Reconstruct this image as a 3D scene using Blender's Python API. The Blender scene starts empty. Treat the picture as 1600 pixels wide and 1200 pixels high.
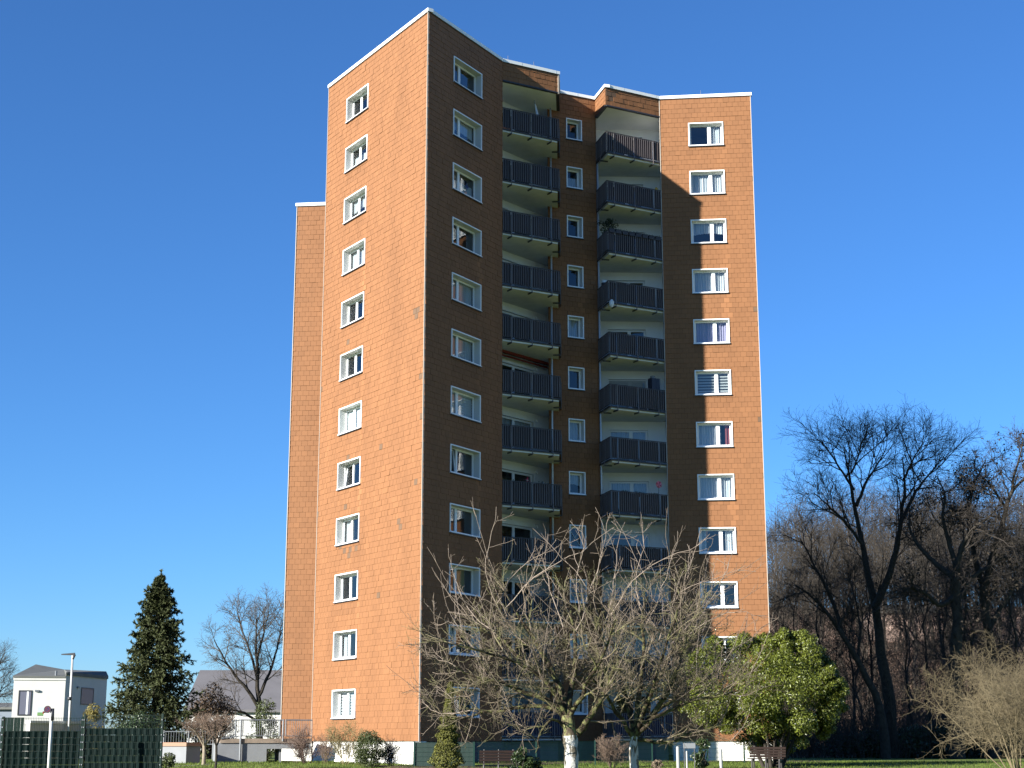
import bpy, math, random
import numpy as np
from mathutils import Vector, Matrix

# ------------------------------------------------------------------ camera, sky, sun, exposure
SC = bpy.context.scene
EYE = 0.95                       # eye height over the ground line at the tower
F = 2466.0                       # focal length in photo pixels (1600 wide)
TILT = math.atan(558.0 / F)
SP, CP = math.sin(TILT), math.cos(TILT)
cam_d = bpy.data.cameras.new("camera")
cam = bpy.data.objects.new("camera", cam_d)
SC.collection.objects.link(cam)
cam_d.sensor_fit = 'HORIZONTAL'
cam_d.sensor_width = 36.0
cam_d.lens = F / 1600.0 * 36.0
cam_d.clip_start, cam_d.clip_end = 0.5, 3000.0
cam.location = (0, 0, EYE)
cam.rotation_euler = (math.pi / 2 + TILT, 0, 0)
SC.camera = cam

SUN_EL, SUN_AZ = math.radians(19.4), math.radians(-126.45)      # azimuth from +Y towards +X
world = bpy.data.worlds.new("World")
SC.world = world
world.use_nodes = True
wn = world.node_tree
sky = wn.nodes.new("ShaderNodeTexSky")
sky.sky_type = 'NISHITA'
sky.sun_disc = False
sky.sun_elevation = SUN_EL
sky.sun_rotation = SUN_AZ
sky.altitude = 100
sky.air_density = 1.0
sky.dust_density = 0.0
sky.ozone_density = 10.0
bg = wn.nodes["Background"]
bg.inputs[1].default_value = 0.068
wn.links.new(sky.outputs[0], bg.inputs[0])
sun_d = bpy.data.lights.new("sun", 'SUN')
sun_d.energy = 5.0
sun_d.angle = math.radians(0.5)
sun_d.color = (1.0, 0.97, 0.88)
sun = bpy.data.objects.new("sun", sun_d)
SC.collection.objects.link(sun)
S = Vector((math.sin(SUN_AZ) * math.cos(SUN_EL), math.cos(SUN_AZ) * math.cos(SUN_EL), math.sin(SUN_EL)))
sun.rotation_euler = S.to_track_quat('Z', 'Y').to_euler()
sun.location = S * 60 + Vector((0, 70, 0))
SC.view_settings.view_transform = 'Standard'
SC.view_settings.look = 'None'
SC.view_settings.gamma = 1.0
SC.view_settings.exposure = 1.5
SC.view_settings.use_curve_mapping = False
SC.cycles.max_bounces = 6
SC.cycles.transparent_max_bounces = 8
SC.cycles.use_denoising = True
SC.cycles.sample_clamp_indirect = 2.5
SC.cycles.caustics_reflective = False
SC.cycles.caustics_refractive = False

# ------------------------------------------------------------------ helpers
COL = SC.collection
RNG = np.random.default_rng(7)
random.seed(11)


def ray(x, y):
    u, v = (x - 800.0) / F, (600.0 - y) / F
    return u, CP - v * SP, SP + v * CP


def at(x, y, Y):
    """world point at depth Y seen in the photograph at pixel x, y"""
    a, b, c = ray(x, y)
    k = Y / b
    return Vector((a * k, Y, c * k + EYE))


def ath(x, y, h):
    a, b, c = ray(x, y)
    k = h / c
    return np.array([a * k, b * k])


def gz(y):
    """height of the lawn at depth y"""
    if y <= 48: return -0.65
    if y <= 70: return -0.65 + 0.65 * (y - 48) / 22.0
    return 0.0


def tag(o, label=None, cat=None, group=None, kind=None):
    if label: o["label"] = label
    if cat: o["category"] = cat
    if group: o["group"] = group
    if kind: o["kind"] = kind
    return o


def link(name, data, parent=None, M=None):
    o = bpy.data.objects.new(name, data)
    COL.objects.link(o)
    if parent is not None: o.parent = parent
    if M is not None: o.matrix_basis = M
    return o


def empty(name, loc=(0, 0, 0), rz=0.0):
    o = link(name, None)
    o.location = loc
    o.rotation_euler = (0, 0, rz)
    return o


class MB:
    """collects boxes, bars and sheets into one mesh"""
    def __init__(self):
        self.v, self.f, self.m, self.t = [], [], [], []

    def face(self, pts, mi=0, tint=0.0):
        n = len(self.v)
        self.v += [tuple(p) for p in pts]
        self.f.append(tuple(range(n, n + len(pts))))
        self.m.append(mi)
        self.t.append(tint)

    def box(self, x0, y0, z0, x1, y1, z1, mi=0, M=None, tint=0.0):
        n = len(self.v)
        ps = [(x0, y0, z0), (x1, y0, z0), (x1, y1, z0), (x0, y1, z0), (x0, y0, z1), (x1, y0, z1), (x1, y1, z1), (x0, y1, z1)]
        if M is not None: ps = [tuple(M @ Vector(p)) for p in ps]
        self.v += ps
        for q in ((0, 3, 2, 1), (4, 5, 6, 7), (0, 1, 5, 4), (1, 2, 6, 5), (2, 3, 7, 6), (3, 0, 4, 7)):
            self.f.append(tuple(n + i for i in q))
            self.m.append(mi)
            self.t.append(tint)

    def bar(self, p0, p1, r, n=6, mi=0, r1=None):
        p0, p1 = Vector(p0), Vector(p1)
        r1 = r if r1 is None else r1
        d = (p1 - p0).normalized()
        u = d.cross(Vector((0, 0, 1)))
        u = Vector((1, 0, 0)) if u.length < 1e-3 else u.normalized()
        w = d.cross(u)
        b = len(self.v)
        for k in range(n):
            a = 2 * math.pi * (k + .5) / n
            o = u * math.cos(a) + w * math.sin(a)
            self.v.append(tuple(p0 + o * r))
            self.v.append(tuple(p1 + o * r1))
        for k in range(n):
            j = (k + 1) % n
            self.f.append((b + 2 * k, b + 2 * j, b + 2 * j + 1, b + 2 * k + 1))
            self.m.append(mi); self.t.append(0)
        self.f.append(tuple(b + 2 * k + 1 for k in range(n))); self.m.append(mi); self.t.append(0)
        self.f.append(tuple(b + 2 * k for k in reversed(range(n)))); self.m.append(mi); self.t.append(0)

    def prism(self, poly, z0, z1, mi=0):
        """poly counter-clockwise from above"""
        n = len(poly)
        b = len(self.v)
        self.v += [(p[0], p[1], z0) for p in poly] + [(p[0], p[1], z1) for p in poly]
        self.f.append(tuple(b + i for i in reversed(range(n)))); self.m.append(mi); self.t.append(0)
        self.f.append(tuple(b + n + i for i in range(n))); self.m.append(mi); self.t.append(0)
        for i in range(n):
            j = (i + 1) % n
            self.f.append((b + i, b + j, b + n + j, b + n + i)); self.m.append(mi); self.t.append(0)

    def mesh(self, name, mats, tint=False, smooth=False):
        me = bpy.data.meshes.new(name)
        me.from_pydata(self.v, [], self.f)
        for m in (mats if isinstance(mats, (list, tuple)) else [mats]): me.materials.append(m)
        if any(self.m): me.polygons.foreach_set("material_index", self.m)
        if tint:
            a = me.attributes.new("tint", 'FLOAT', 'FACE')
            a.data.foreach_set("value", self.t)
        if smooth: me.polygons.foreach_set("use_smooth", [True] * len(self.f))
        me.update()
        return me

    def build(self, name, mats, parent=None, M=None, **k):
        return link(name, self.mesh(name, mats, **k), parent, M)


def np_mesh(name, V, Q, mats, attr=None, smooth=False, mi=None):
    """V (n,3), Q (m,k) faces of equal size"""
    me = bpy.data.meshes.new(name)
    n, (m, k) = len(V), Q.shape
    me.vertices.add(n)
    me.vertices.foreach_set("co", np.ascontiguousarray(V, dtype=np.float32).ravel())
    me.loops.add(m * k)
    me.loops.foreach_set("vertex_index", np.ascontiguousarray(Q, dtype=np.int32).ravel())
    me.polygons.add(m)
    me.polygons.foreach_set("loop_start", np.arange(0, m * k, k, dtype=np.int32))
    me.polygons.foreach_set("loop_total", np.full(m, k, dtype=np.int32))
    if mi is not None: me.polygons.foreach_set("material_index", np.ascontiguousarray(mi, dtype=np.int32))
    if smooth: me.polygons.foreach_set("use_smooth", np.ones(m, dtype=bool))
    for mt in (mats if isinstance(mats, (list, tuple)) else [mats]): me.materials.append(mt)
    if attr is not None:
        a = me.attributes.new("tint", 'FLOAT', 'FACE')
        a.data.foreach_set("value", np.ascontiguousarray(attr, dtype=np.float32))
    me.update(calc_edges=True)
    return me


# ------------------------------------------------------------------ materials
MATS = {}


def mat(name, col, rough=0.7, var=0.0, scale=4.0, bump=0.0, bscale=30.0, spec=0.5, metal=0.0, tint=None, rnd=None, col2=None, cov=(0.45, 0.6), stretch=None, backface=0.0):
    m = bpy.data.materials.new(name)
    m.use_nodes = True
    nt = m.node_tree
    N, L = nt.nodes, nt.links
    b = N["Principled BSDF"]
    b.inputs["Roughness"].default_value = rough
    b.inputs["Metallic"].default_value = metal
    b.inputs["Specular IOR Level"].default_value = spec
    tc = N.new("ShaderNodeTexCoord")
    vec = tc.outputs["Object"]
    if stretch:
        mp = N.new("ShaderNodeMapping")
        mp.inputs["Scale"].default_value = stretch
        L.new(vec, mp.inputs["Vector"])
        vec = mp.outputs["Vector"]
    rgb = N.new("ShaderNodeRGB")
    rgb.outputs[0].default_value = (*col, 1)
    out = rgb.outputs[0]
    if col2 is not None:
        n2 = N.new("ShaderNodeTexNoise")
        n2.inputs["Scale"].default_value = scale
        n2.inputs["Detail"].default_value = 5
        L.new(vec, n2.inputs["Vector"])
        mr = N.new("ShaderNodeMapRange")
        mr.inputs["From Min"].default_value, mr.inputs["From Max"].default_value = cov
        L.new(n2.outputs["Fac"], mr.inputs["Value"])
        mx = N.new("ShaderNodeMix")
        mx.data_type = 'RGBA'
        mx.inputs["B"].default_value = (*col2, 1)
        L.new(mr.outputs["Result"], mx.inputs["Factor"])
        L.new(out, mx.inputs["A"])
        out = mx.outputs["Result"]
    val = None
    if var:
        n1 = N.new("ShaderNodeTexNoise")
        n1.inputs["Scale"].default_value = scale
        n1.inputs["Detail"].default_value = 6
        L.new(vec, n1.inputs["Vector"])
        mr = N.new("ShaderNodeMapRange")
        mr.inputs["From Min"].default_value, mr.inputs["From Max"].default_value = 0.25, 0.75
        mr.inputs["To Min"].default_value, mr.inputs["To Max"].default_value = 1 - var, 1 + var
        L.new(n1.outputs["Fac"], mr.inputs["Value"])
        val = mr.outputs["Result"]
    if tint or rnd:
        if tint:
            at_ = N.new("ShaderNodeAttribute")
            at_.attribute_name = "tint"
            src = at_.outputs["Fac"]
            amt = tint
            ma = N.new("ShaderNodeMath"); ma.operation = 'MULTIPLY_ADD'
            L.new(src, ma.inputs[0]); ma.inputs[1].default_value = amt; ma.inputs[2].default_value = 1.0
            res = ma.outputs[0]
        else:
            oi = N.new("ShaderNodeObjectInfo")
            mr = N.new("ShaderNodeMapRange")
            mr.inputs["To Min"].default_value, mr.inputs["To Max"].default_value = 1 - rnd, 1 + rnd
            L.new(oi.outputs["Random"], mr.inputs["Value"])
            res = mr.outputs["Result"]
        if val is None: val = res
        else:
            mm = N.new("ShaderNodeMath"); mm.operation = 'MULTIPLY'
            L.new(val, mm.inputs[0]); L.new(res, mm.inputs[1])
            val = mm.outputs[0]
    if val is not None:
        sc_ = N.new("ShaderNodeVectorMath"); sc_.operation = 'SCALE'
        L.new(out, sc_.inputs[0]); L.new(val, sc_.inputs["Scale"])
        out = sc_.outputs[0]
    L.new(out, b.inputs["Base Color"])
    if bump:
        nb = N.new("ShaderNodeTexNoise")
        nb.inputs["Scale"].default_value = bscale
        nb.inputs["Detail"].default_value = 4
        L.new(tc.outputs["Object"], nb.inputs["Vector"])
        bp = N.new("ShaderNodeBump")
        bp.inputs["Strength"].default_value = bump
        bp.inputs["Distance"].default_value = 0.02
        L.new(nb.outputs["Fac"], bp.inputs["Height"])
        L.new(bp.outputs["Normal"], b.inputs["Normal"])
    if backface:
        tr = N.new("ShaderNodeBsdfTranslucent")
        L.new(out, tr.inputs["Color"])
        mx = N.new("ShaderNodeMixShader")
        mx.inputs[0].default_value = backface
        L.new(b.outputs[0], mx.inputs[1]); L.new(tr.outputs[0], mx.inputs[2])
        L.new(mx.outputs[0], N["Material Output"].inputs["Surface"])
    MATS[name] = m
    return m


SH = (0.210, 0.093, 0.039)
M_sh = mat("shingle", SH, 0.75, var=0.09, scale=0.8, stretch=(1, 1, .22), tint=1.0, spec=0.3, bump=0.15, bscale=60)
M_sh1 = mat("shingle_single", SH, 0.75, rnd=0.05, spec=0.3, bump=0.15, bscale=60)
M_shg = mat("shingle_weathered", (0.12, 0.068, 0.037), 0.8, var=0.15, scale=3)
M_back = mat("wall_backing", (0.07, 0.035, 0.02), 0.9)
M_white = mat("white_metal", (0.80, 0.80, 0.78), 0.45, var=0.04, scale=2)
M_pvc = mat("white_pvc", (0.80, 0.80, 0.80), 0.35)
M_reveal = mat("reveal_panel", (0.54, 0.54, 0.52), 0.5, var=0.05, scale=3)
M_trim = mat("corner_trim", (0.42, 0.36, 0.30), 0.5)
M_plaster = mat("white_plaster", (0.80, 0.80, 0.80), 0.9, var=0.06, scale=1.2, bump=0.1)
M_slab = mat("balcony_concrete", (0.64, 0.63, 0.60), 0.9, var=0.10, scale=2.0)
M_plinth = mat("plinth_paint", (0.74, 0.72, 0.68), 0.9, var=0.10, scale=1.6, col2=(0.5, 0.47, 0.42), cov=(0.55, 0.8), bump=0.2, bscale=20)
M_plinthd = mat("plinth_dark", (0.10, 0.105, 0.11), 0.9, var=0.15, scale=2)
M_rail = mat("railing_metal", (0.05, 0.044, 0.046), 0.5, spec=0.25, var=0.08, scale=6)
M_balu = mat("baluster_metal", (0.135, 0.112, 0.110), 0.45, var=0.08, scale=6)
M_panel = mat("balcony_panel", (0.030, 0.020, 0.019), 0.5, var=0.12, scale=1.5, spec=0.25, rnd=0.35)
M_panel2 = mat("balcony_panel_blue", (0.022, 0.022, 0.055), 0.5, spec=0.2, var=0.12, scale=1.5)
M_dark = mat("dark_metal", (0.03, 0.03, 0.035), 0.5)
M_room = mat("room_interior", (0.10, 0.09, 0.08), 0.9)
M_cur = mat("curtain", (0.78, 0.78, 0.80), 0.9, backface=0.35)
M_curl = mat("curtain_lavender", (0.55, 0.48, 0.66), 0.9, backface=0.35)
M_cury = mat("curtain_yellow", (0.60, 0.50, 0.26), 0.9, backface=0.35)
M_curr = mat("curtain_red", (0.25, 0.06, 0.06), 0.9, backface=0.2)
M_blind = mat("blind_slat", (0.72, 0.72, 0.72), 0.6)
M_shut = mat("roller_shutter", (0.36, 0.36, 0.35), 0.6)
M_zinc = mat("drainpipe_zinc", (0.48, 0.50, 0.53), 0.4, metal=0.3, var=0.08, scale=3)
M_galv = mat("galvanised_steel", (0.15, 0.16, 0.175), 0.5, metal=0.2, var=0.1, scale=4)
M_red = mat("awning_cloth", (0.20, 0.022, 0.015), 0.8)


def glass_material():
    m = bpy.data.materials.new("window_glass")
    m.use_nodes = True
    N, L = m.node_tree.nodes, m.node_tree.links
    N.clear()
    o = N.new("ShaderNodeOutputMaterial")
    g = N.new("ShaderNodeBsdfGlossy")
    g.inputs["Color"].default_value = (0.95, 0.97, 1.0, 1)
    g.inputs["Roughness"].default_value = 0.015
    t = N.new("ShaderNodeBsdfTransparent")
    t.inputs["Color"].default_value = (0.74, 0.80, 0.82, 1)
    fr = N.new("ShaderNodeLayerWeight")
    fr.inputs["Blend"].default_value = 0.5
    pw = N.new("ShaderNodeMath"); pw.operation = 'POWER'; pw.inputs[1].default_value = 4.0
    L.new(fr.outputs["Facing"], pw.inputs[0])
    geo = N.new("ShaderNodeTexCoord")
    nz = N.new("ShaderNodeTexNoise")
    nz.inputs["Scale"].default_value = 1.3
    bp = N.new("ShaderNodeBump")
    bp.inputs["Strength"].default_value = 0.04
    bp.inputs["Distance"].default_value = 0.05
    L.new(geo.outputs["Object"], nz.inputs["Vector"])
    L.new(nz.outputs["Fac"], bp.inputs["Height"])
    L.new(bp.outputs["Normal"], g.inputs["Normal"])
    mx = N.new("ShaderNodeMixShader")
    ad = N.new("ShaderNodeMath"); ad.operation = 'MULTIPLY_ADD'
    ad.inputs[1].default_value = 0.85; ad.inputs[2].default_value = 0.085
    L.new(pw.outputs[0], ad.inputs[0])
    L.new(ad.outputs[0], mx.inputs[0])
    L.new(t.outputs[0], mx.inputs[1])
    L.new(g.outputs[0], mx.inputs[2])
    L.new(mx.outputs[0], o.inputs["Surface"])
    return m


M_glass = glass_material()

# ------------------------------------------------------------------ ground
M_lawn = mat("lawn_grass", (0.10, 0.145, 0.028), 0.95, var=0.35, scale=1.2, col2=(0.15, 0.16, 0.05), cov=(0.4, 0.7), spec=0.1)
M_soil = mat("bed_soil", (0.07, 0.05, 0.035), 0.95, var=0.4, scale=5, col2=(0.14, 0.10, 0.06), cov=(0.5, 0.65), spec=0.1, bump=0.6, bscale=14)
M_litter = mat("leaf_litter", (0.16, 0.10, 0.07), 0.95, var=0.4, scale=2.5, col2=(0.30, 0.20, 0.15), cov=(0.42, 0.62), spec=0.1)
M_asph = mat("asphalt", (0.06, 0.06, 0.06), 0.9, var=0.2, scale=8)
M_pave = mat("paving", (0.30, 0.27, 0.25), 0.9, var=0.2, scale=6)

ys = [-60, 0, 20, 40, 48, 52, 56, 60, 64, 68, 70, 75, 80, 90, 110, 150, 250, 500, 1200, 2500]
xs = [-2500, -800, -300, -150, -80, -50, -30, -20, -10, 0, 10, 20, 30, 50, 80, 150, 300, 800, 2500]
V, Q = [], []
for y in ys:
    for x in xs: V.append((x, y, gz(y)))
nx = len(xs)
for j in range(len(ys) - 1):
    for i in range(nx - 1):
        Q.append((j * nx + i, j * nx + i + 1, (j + 1) * nx + i + 1, (j + 1) * nx + i))
tag(link("lawn", np_mesh("lawn", np.array(V), np.array(Q), M_lawn)), kind='structure')

# the wooded bank behind the tower
V, Q = [], []
hx, hy = np.linspace(10, 230, 50), np.linspace(96, 330, 46)
for y in hy:
    for x in hx:
        k = min(1, max(0, (y - 104) / 50)); k = k * k * (3 - 2 * k)
        e = min(1, max(0, (x - 10) / 25))
        V.append((x, y, 0.02 + 9.5 * k * e + 13.0 * e * min(1, max(0, (y - 154) / 110)) + 0.5 * e * k * math.sin(x * .33) * math.cos(y * .27)))
for j in range(len(hy) - 1):
    for i in range(len(hx) - 1):
        a = j * len(hx) + i
        Q.append((a, a + 1, a + 1 + len(hx), a + len(hx)))
tag(link("wooded_hill", np_mesh("wooded_hill", np.array(V), np.array(Q), M_litter, smooth=True)), kind='structure')


def hill(x, y):
    k = min(1, max(0, (y - 104) / 50)); k = k * k * (3 - 2 * k)
    e = min(1, max(0, (x - 10) / 25))
    return 9.5 * k * e + 13.0 * e * min(1, max(0, (y - 154) / 110)) if y > 96 else gz(y)


# ------------------------------------------------------------------ the tower: plan
RH = 33.5
P2 = dict(A=(515, 133), B=(670, 13), C=(785, 92), D=(872, 112), E=(873, 141), F=(930, 152), G=(946, 132), H=(1030, 151), I=(1172, 145))
P2 = {k: ath(*v, RH) for k, v in P2.items()}
A, B, C_, D, E_, F_, G, H, I_ = (P2[k] for k in "ABCDEFGHI")
hdir = (I_ - H) / np.hypot(*(I_ - H))
WR = np.array([-9.35, 79.0]); WL = WR + np.array([-1.99, 0.21])
RHW = 27.70
edir = (F_ - E_) / np.hypot(*(F_ - E_))
E0 = E_ - edir * 0.69                       # hidden start of the middle wall inside the left loggia
LB0 = np.array([-1.35, 75.43]); ldir = np.array([math.cos(math.radians(50.2)), math.sin(math.radians(50.2))])
RB0 = np.array([4.35, 80.33]); rdir = np.array([math.cos(math.radians(2.2)), math.sin(math.radians(2.2))])
STO = 2.69
ZB = [29.63 - STO * k + EYE for k in range(12)]          # underside of each balcony slab
ZH = [31.90 - STO * k + EYE for k in range(12)]          # window heads
ZS = [30.64 - STO * k + EYE for k in range(12)]          # window sills
Z0, ZR = EYE + 0.0, RH + EYE

tower = empty("apartment_tower", (0, 78, 0))
tower.location = (0, 0, 0)
tag(tower, "tall twelve storey apartment tower clad in orange brown shingles with stacked balconies", "apartment building")


class Fr:
    """frame of a wall: s along it, o outward, z up"""
    def __init__(self, p, q):
        self.p = np.array(p, float); d = np.array(q, float) - self.p
        self.L = float(np.hypot(*d)); self.d = d / self.L
        self.n = np.array([self.d[1], -self.d[0]])
    def P(self, s, o, z):
        q = self.p + self.d * s + self.n * o
        return (q[0], q[1], z)
    def M(self, s=0, o=0, z=0):
        q = self.P(s, o, z)
        return Matrix(((self.d[0], -self.n[0], 0, q[0]), (self.d[1], -self.n[1], 0, q[1]), (0, 0, 1, q[2]), (0, 0, 0, 1)))
    def hit(self, x, y):
        r = ray(x, y)
        k = (self.n @ self.p) / (self.n[0] * r[0] + self.n[1] * r[1])
        q = np.array([r[0] * k, r[1] * k])
        return float((q - self.p) @ self.d), r[2] * k + EYE


fAB, fBC, fEF, fHI, fW = Fr(A, B), Fr(B, C_), Fr(E0, F_), Fr(H, I_), Fr(WL, WR)
fCD, fDE, fFG, fGH = Fr(C_, D), Fr(D, E_), Fr(F_, G), Fr(G, H)
fLB, fRB = Fr(LB0, LB0 + ldir * 6.0), Fr(RB0, RB0 + rdir * 3.9)

RW, TW = 0.262, 0.305
cells = MB()            # all shingles past the 300 nearest
WTINT = RNG.normal(0, 1, 20000)
ti = [0]
singles = []


def subtract(r, hs):
    rs = [r]
    for (a, b, c, d) in hs:
        out = []
        for (s0, s1, z0, z1) in rs:
            if s1 <= a or s0 >= b or z1 <= c or z0 >= d: out.append((s0, s1, z0, z1)); continue
            if s0 < a: out.append((s0, a, z0, z1))
            if s1 > b: out.append((b, s1, z0, z1))
            m0, m1 = max(s0, a), min(s1, b)
            if z0 < c: out.append((m0, m1, z0, c))
            if z1 > d: out.append((m0, m1, d, z1))
        rs = out
    return [q for q in rs if q[1] - q[0] > 0.03 and q[3] - q[2] > 0.03]


def wall(fr, z0, z1, holes, grey=(), single=None):
    b = MB()
    ss = sorted({0, fr.L} | {h[0] for h in holes} | {h[1] for h in holes})
    zz = sorted({z0, z1} | {h[2] for h in holes} | {h[3] for h in holes})
    for s0, s1 in zip(ss, ss[1:]):
        for a, c in zip(zz, zz[1:]):
            sm, zm = (s0 + s1) / 2, (a + c) / 2
            if any(h[0] < sm < h[1] and h[2] < zm < h[3] for h in holes): continue
            b.face([fr.P(s0, 0, a), fr.P(s1, 0, a), fr.P(s1, 0, c), fr.P(s0, 0, c)])
    w = b.build("wall", M_back, tower)
    greys = [fr.hit(*g) for g in grey]
    n = int(math.ceil((z1 - z0) / RW))
    for r in range(n):
        a, c = z0 + r * RW, min(z1, z0 + (r + 1) * RW)
        if c - a < 0.04: continue
        off = -TW * (0.5 if r % 2 else 0.0) + (r * 0.011) % 0.03
        j = 0
        while off + j * TW < fr.L:
            s0, s1 = max(0, off + j * TW), min(fr.L, off + (j + 1) * TW)
            j += 1
            if s1 - s0 < 0.04: continue
            mi = 1 if any(s0 <= g[0] < s1 and a <= g[1] < c for g in greys) else 0
            rects = subtract((s0, s1, a, c), holes)
            full = len(rects) == 1 and rects[0] == (s0, s1, a, c) and abs(s1 - s0 - TW) < 1e-6 and abs(c - a - RW) < 1e-6
            if full and single and mi == 0 and single(s0, a): singles.append((fr, w, s0, a)); continue
            ex, sm_ = 0.0, (s0 + s1) / 2
            for hn, h_ in enumerate(holes):
                if h_[2] - 1.5 < a < h_[2] and abs(sm_ - h_[1] + .05) < .19: ex += .16 * WTINT[(hn * 31 + 5) % 997] ** 2 * .5
                if h_[2] - .75 < a < h_[2] and h_[0] < sm_ < h_[1]: ex -= .05 * abs(WTINT[(hn * 17 + 3) % 997])
            for q in rects: shingle(fr, *q, mi, min(.22, ex))
    return w


def shingle(fr, s0, s1, a, c, mi, ex=0.0):
    k = ti[0] = ti[0] + 1
    t = float(np.clip(WTINT[k % 20000] * 0.032, -0.09, 0.09)) + ex
    j = 0.004 * float(WTINT[(k * 7) % 20000])
    lo, hi, g = 0.026 + j, 0.014 + j * .5, 0.0042
    s0 += g; s1 -= g; a += 0.004
    p = [fr.P(s0, lo, a), fr.P(s1, lo, a), fr.P(s1, hi, c), fr.P(s0, hi, c)]
    q = [fr.P(s0, 0.002, a), fr.P(s1, 0.002, a), fr.P(s1, 0.002, c), fr.P(s0, 0.002, c)]
    cells.face(p, mi, t)
    cells.face([q[0], q[1], p[1], p[0]], mi, t)
    cells.face([q[0], p[0], p[3], q[3]], mi, t)
    cells.face([p[1], q[1], q[2], p[2]], mi, t)


TR = 0.03


def holes(s0, s1, n=12):
    return [(s0, s1, ZS[k], ZH[k]) for k in range(n)]


hAB, hBC, hHI = holes(2.20, 4.56), holes(2.12, 4.59), holes(1.51, 3.30)
hEF = [(0.69 + 0.42, 0.69 + 1.31, ZS[k] + 0.23, ZH[k] + 0.09) for k in range(12)]
wall(fAB, Z0, ZR - 0.16, hAB, grey=[(653, 488), (652, 492), (545, 535), (597, 702), (650, 757), (625, 817), (625, 828), (540, 788), (545, 717), (555, 716), (533, 857), (541, 858), (548, 858), (556, 854), (547, 865), (590, 926), (498, 800), (660, 590), (659, 650), (662, 700), (506, 417), (503, 612), (497, 805), (649, 486)])
wall(fBC, Z0, ZR - 0.16, hBC)
wall(fEF, Z0, ZR - 0.16, hEF)
wall(fHI, Z0, ZR - 0.16, hHI, grey=[(1184, 487), (1187, 520), (1189, 602), (1188, 652), (1197, 828)], single=lambda s, z: 5.2 < z < 11.2)
wall(fW, Z0, RHW + EYE - 0.16, [])
FZ = ZB[0] + STO
for fr, g in ((fCD, ()), (fDE, ()), (fFG, ()), (fGH, ((950, 145), (955, 150), (952, 155), (957, 152), (948, 140)))):
    wall(fr, FZ + 0.05, ZR - 0.16, [], grey=g)
print("shingles", ti[0], "singles", len(singles))
singles.sort(key=lambda q: q[3])
sm = MB()
for f in ([(0.0035, -0.034, 0.004), (TW - 0.0035, -0.034, 0.004), (TW - 0.0035, -0.016, RW), (0.0035, -0.016, RW)],
          [(0.0035, -0.002, 0.004), (TW - 0.0035, -0.002, 0.004), (TW - 0.0035, -0.034, 0.004), (0.0035, -0.034, 0.004)],
          [(0.0035, -0.002, 0.004), (0.0035, -0.034, 0.004), (0.0035, -0.016, RW), (0.0035, -0.002, RW)],
          [(TW - 0.0035, -0.034, 0.004), (TW - 0.0035, -0.002, 0.004), (TW - 0.0035, -0.002, RW), (TW - 0.0035, -0.016, RW)]):
    sm.face(f)
sm_me = sm.mesh("shingle", M_sh1)
for i, (fr, w, s, z) in enumerate(singles):
    if i < 300: link("shingle", sm_me, w, fr.M(s, 0.003 * WTINT[i], z))
    else: shingle(fr, s, s + TW, z, z + RW, 0)
tag(cells.build("shingles", [M_sh, M_shg], tower, tint=True), kind='stuff')

# roof, coping, trims, plinth
hull = [A, B, C_, D, E_, F_, G, H, I_, np.array([9.0, 88.0]), np.array([-5.0, 90.0]), WR + np.array([0.3, 3])]
rf = MB()
rf.prism(hull, ZR - 0.6, ZR - 0.2)
rf.build("roof", M_asph, tower)
back = MB()
for p, q in ((I_, (9.0, 88.0)), ((9.0, 88.0), (-5.0, 90.0)), ((-5.0, 90.0), WR), (WR, A)):
    f = Fr(p, q)
    back.face([f.P(0, 0, 0), f.P(f.L, 0, 0), f.P(f.L, 0, ZR - .2), f.P(0, 0, ZR - .2)])
back.build("wall", M_back, tower)
bw = MB()
for p, q in (((-10.9, 90.0), WL), (WR, (-9.2, 90)), ((-9.2, 90), (-10.9, 90))):
    f = Fr(p, q)
    bw.face([f.P(0, 0, 0), f.P(f.L, 0, 0), f.P(f.L, 0, RHW + EYE - .2), f.P(0, 0, RHW + EYE - .2)])
bw.face([(*WL, RHW + EYE - .2), (*WR, RHW + EYE - .2), (-9.2, 90, RHW + EYE - .2), (-10.9, 90, RHW + EYE - .2)])
bw.build("wall", M_back, tower)


def coping(fr, ztop, e0, e1):
    b = MB()
    b.box(-e0, -0.075, ztop - 0.165, fr.L + e1, 0.22, ztop, M=fr.M())
    b.box(-e0 + .01, -0.05, ztop - 0.20, fr.L + e1 - .01, 0.10, ztop - 0.167, 1, M=fr.M())  # dark strip standing in for the shadow line under the coping
    for s in np.arange(1.1, fr.L, 2.0): b.box(s - .006, -.078, ztop - .163, s + .006, .2, ztop + .003, 2, M=fr.M())
    b.build("coping", [M_white, M_dark, M_zinc], tower)


# ends trimmed so that neighbours butt
for fr, e0, e1 in ((fAB, .05, .06), (fBC, -.10, -.05), (fCD, -.02, .07), (fDE, -.08, -.09), (Fr(E_, F_), -.02, -.05), (fFG, -.03, .06), (fGH, -.08, -.03), (fHI, -.03, .07)):
    coping(fr, ZR + .003 * (fr is fBC), e0, e1)
coping(fW, RHW + EYE, .07, -.02)
for fr in (fCD, fDE, fFG, fGH):
    soff = MB()
    soff.box(0.03, -0.045, FZ - 0.02, fr.L - 0.03, 0.12, FZ + 0.05, M=fr.M())
    soff.build("fascia_trim", M_dark, tower)


def trim(fr, s, z0, z1, w=0.032):
    b = MB()
    b.box(s - w / 2, -0.05, z0, s + w / 2, 0.02, z1, M=fr.M())
    b.build("corner_trim", M_trim, tower)


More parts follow.
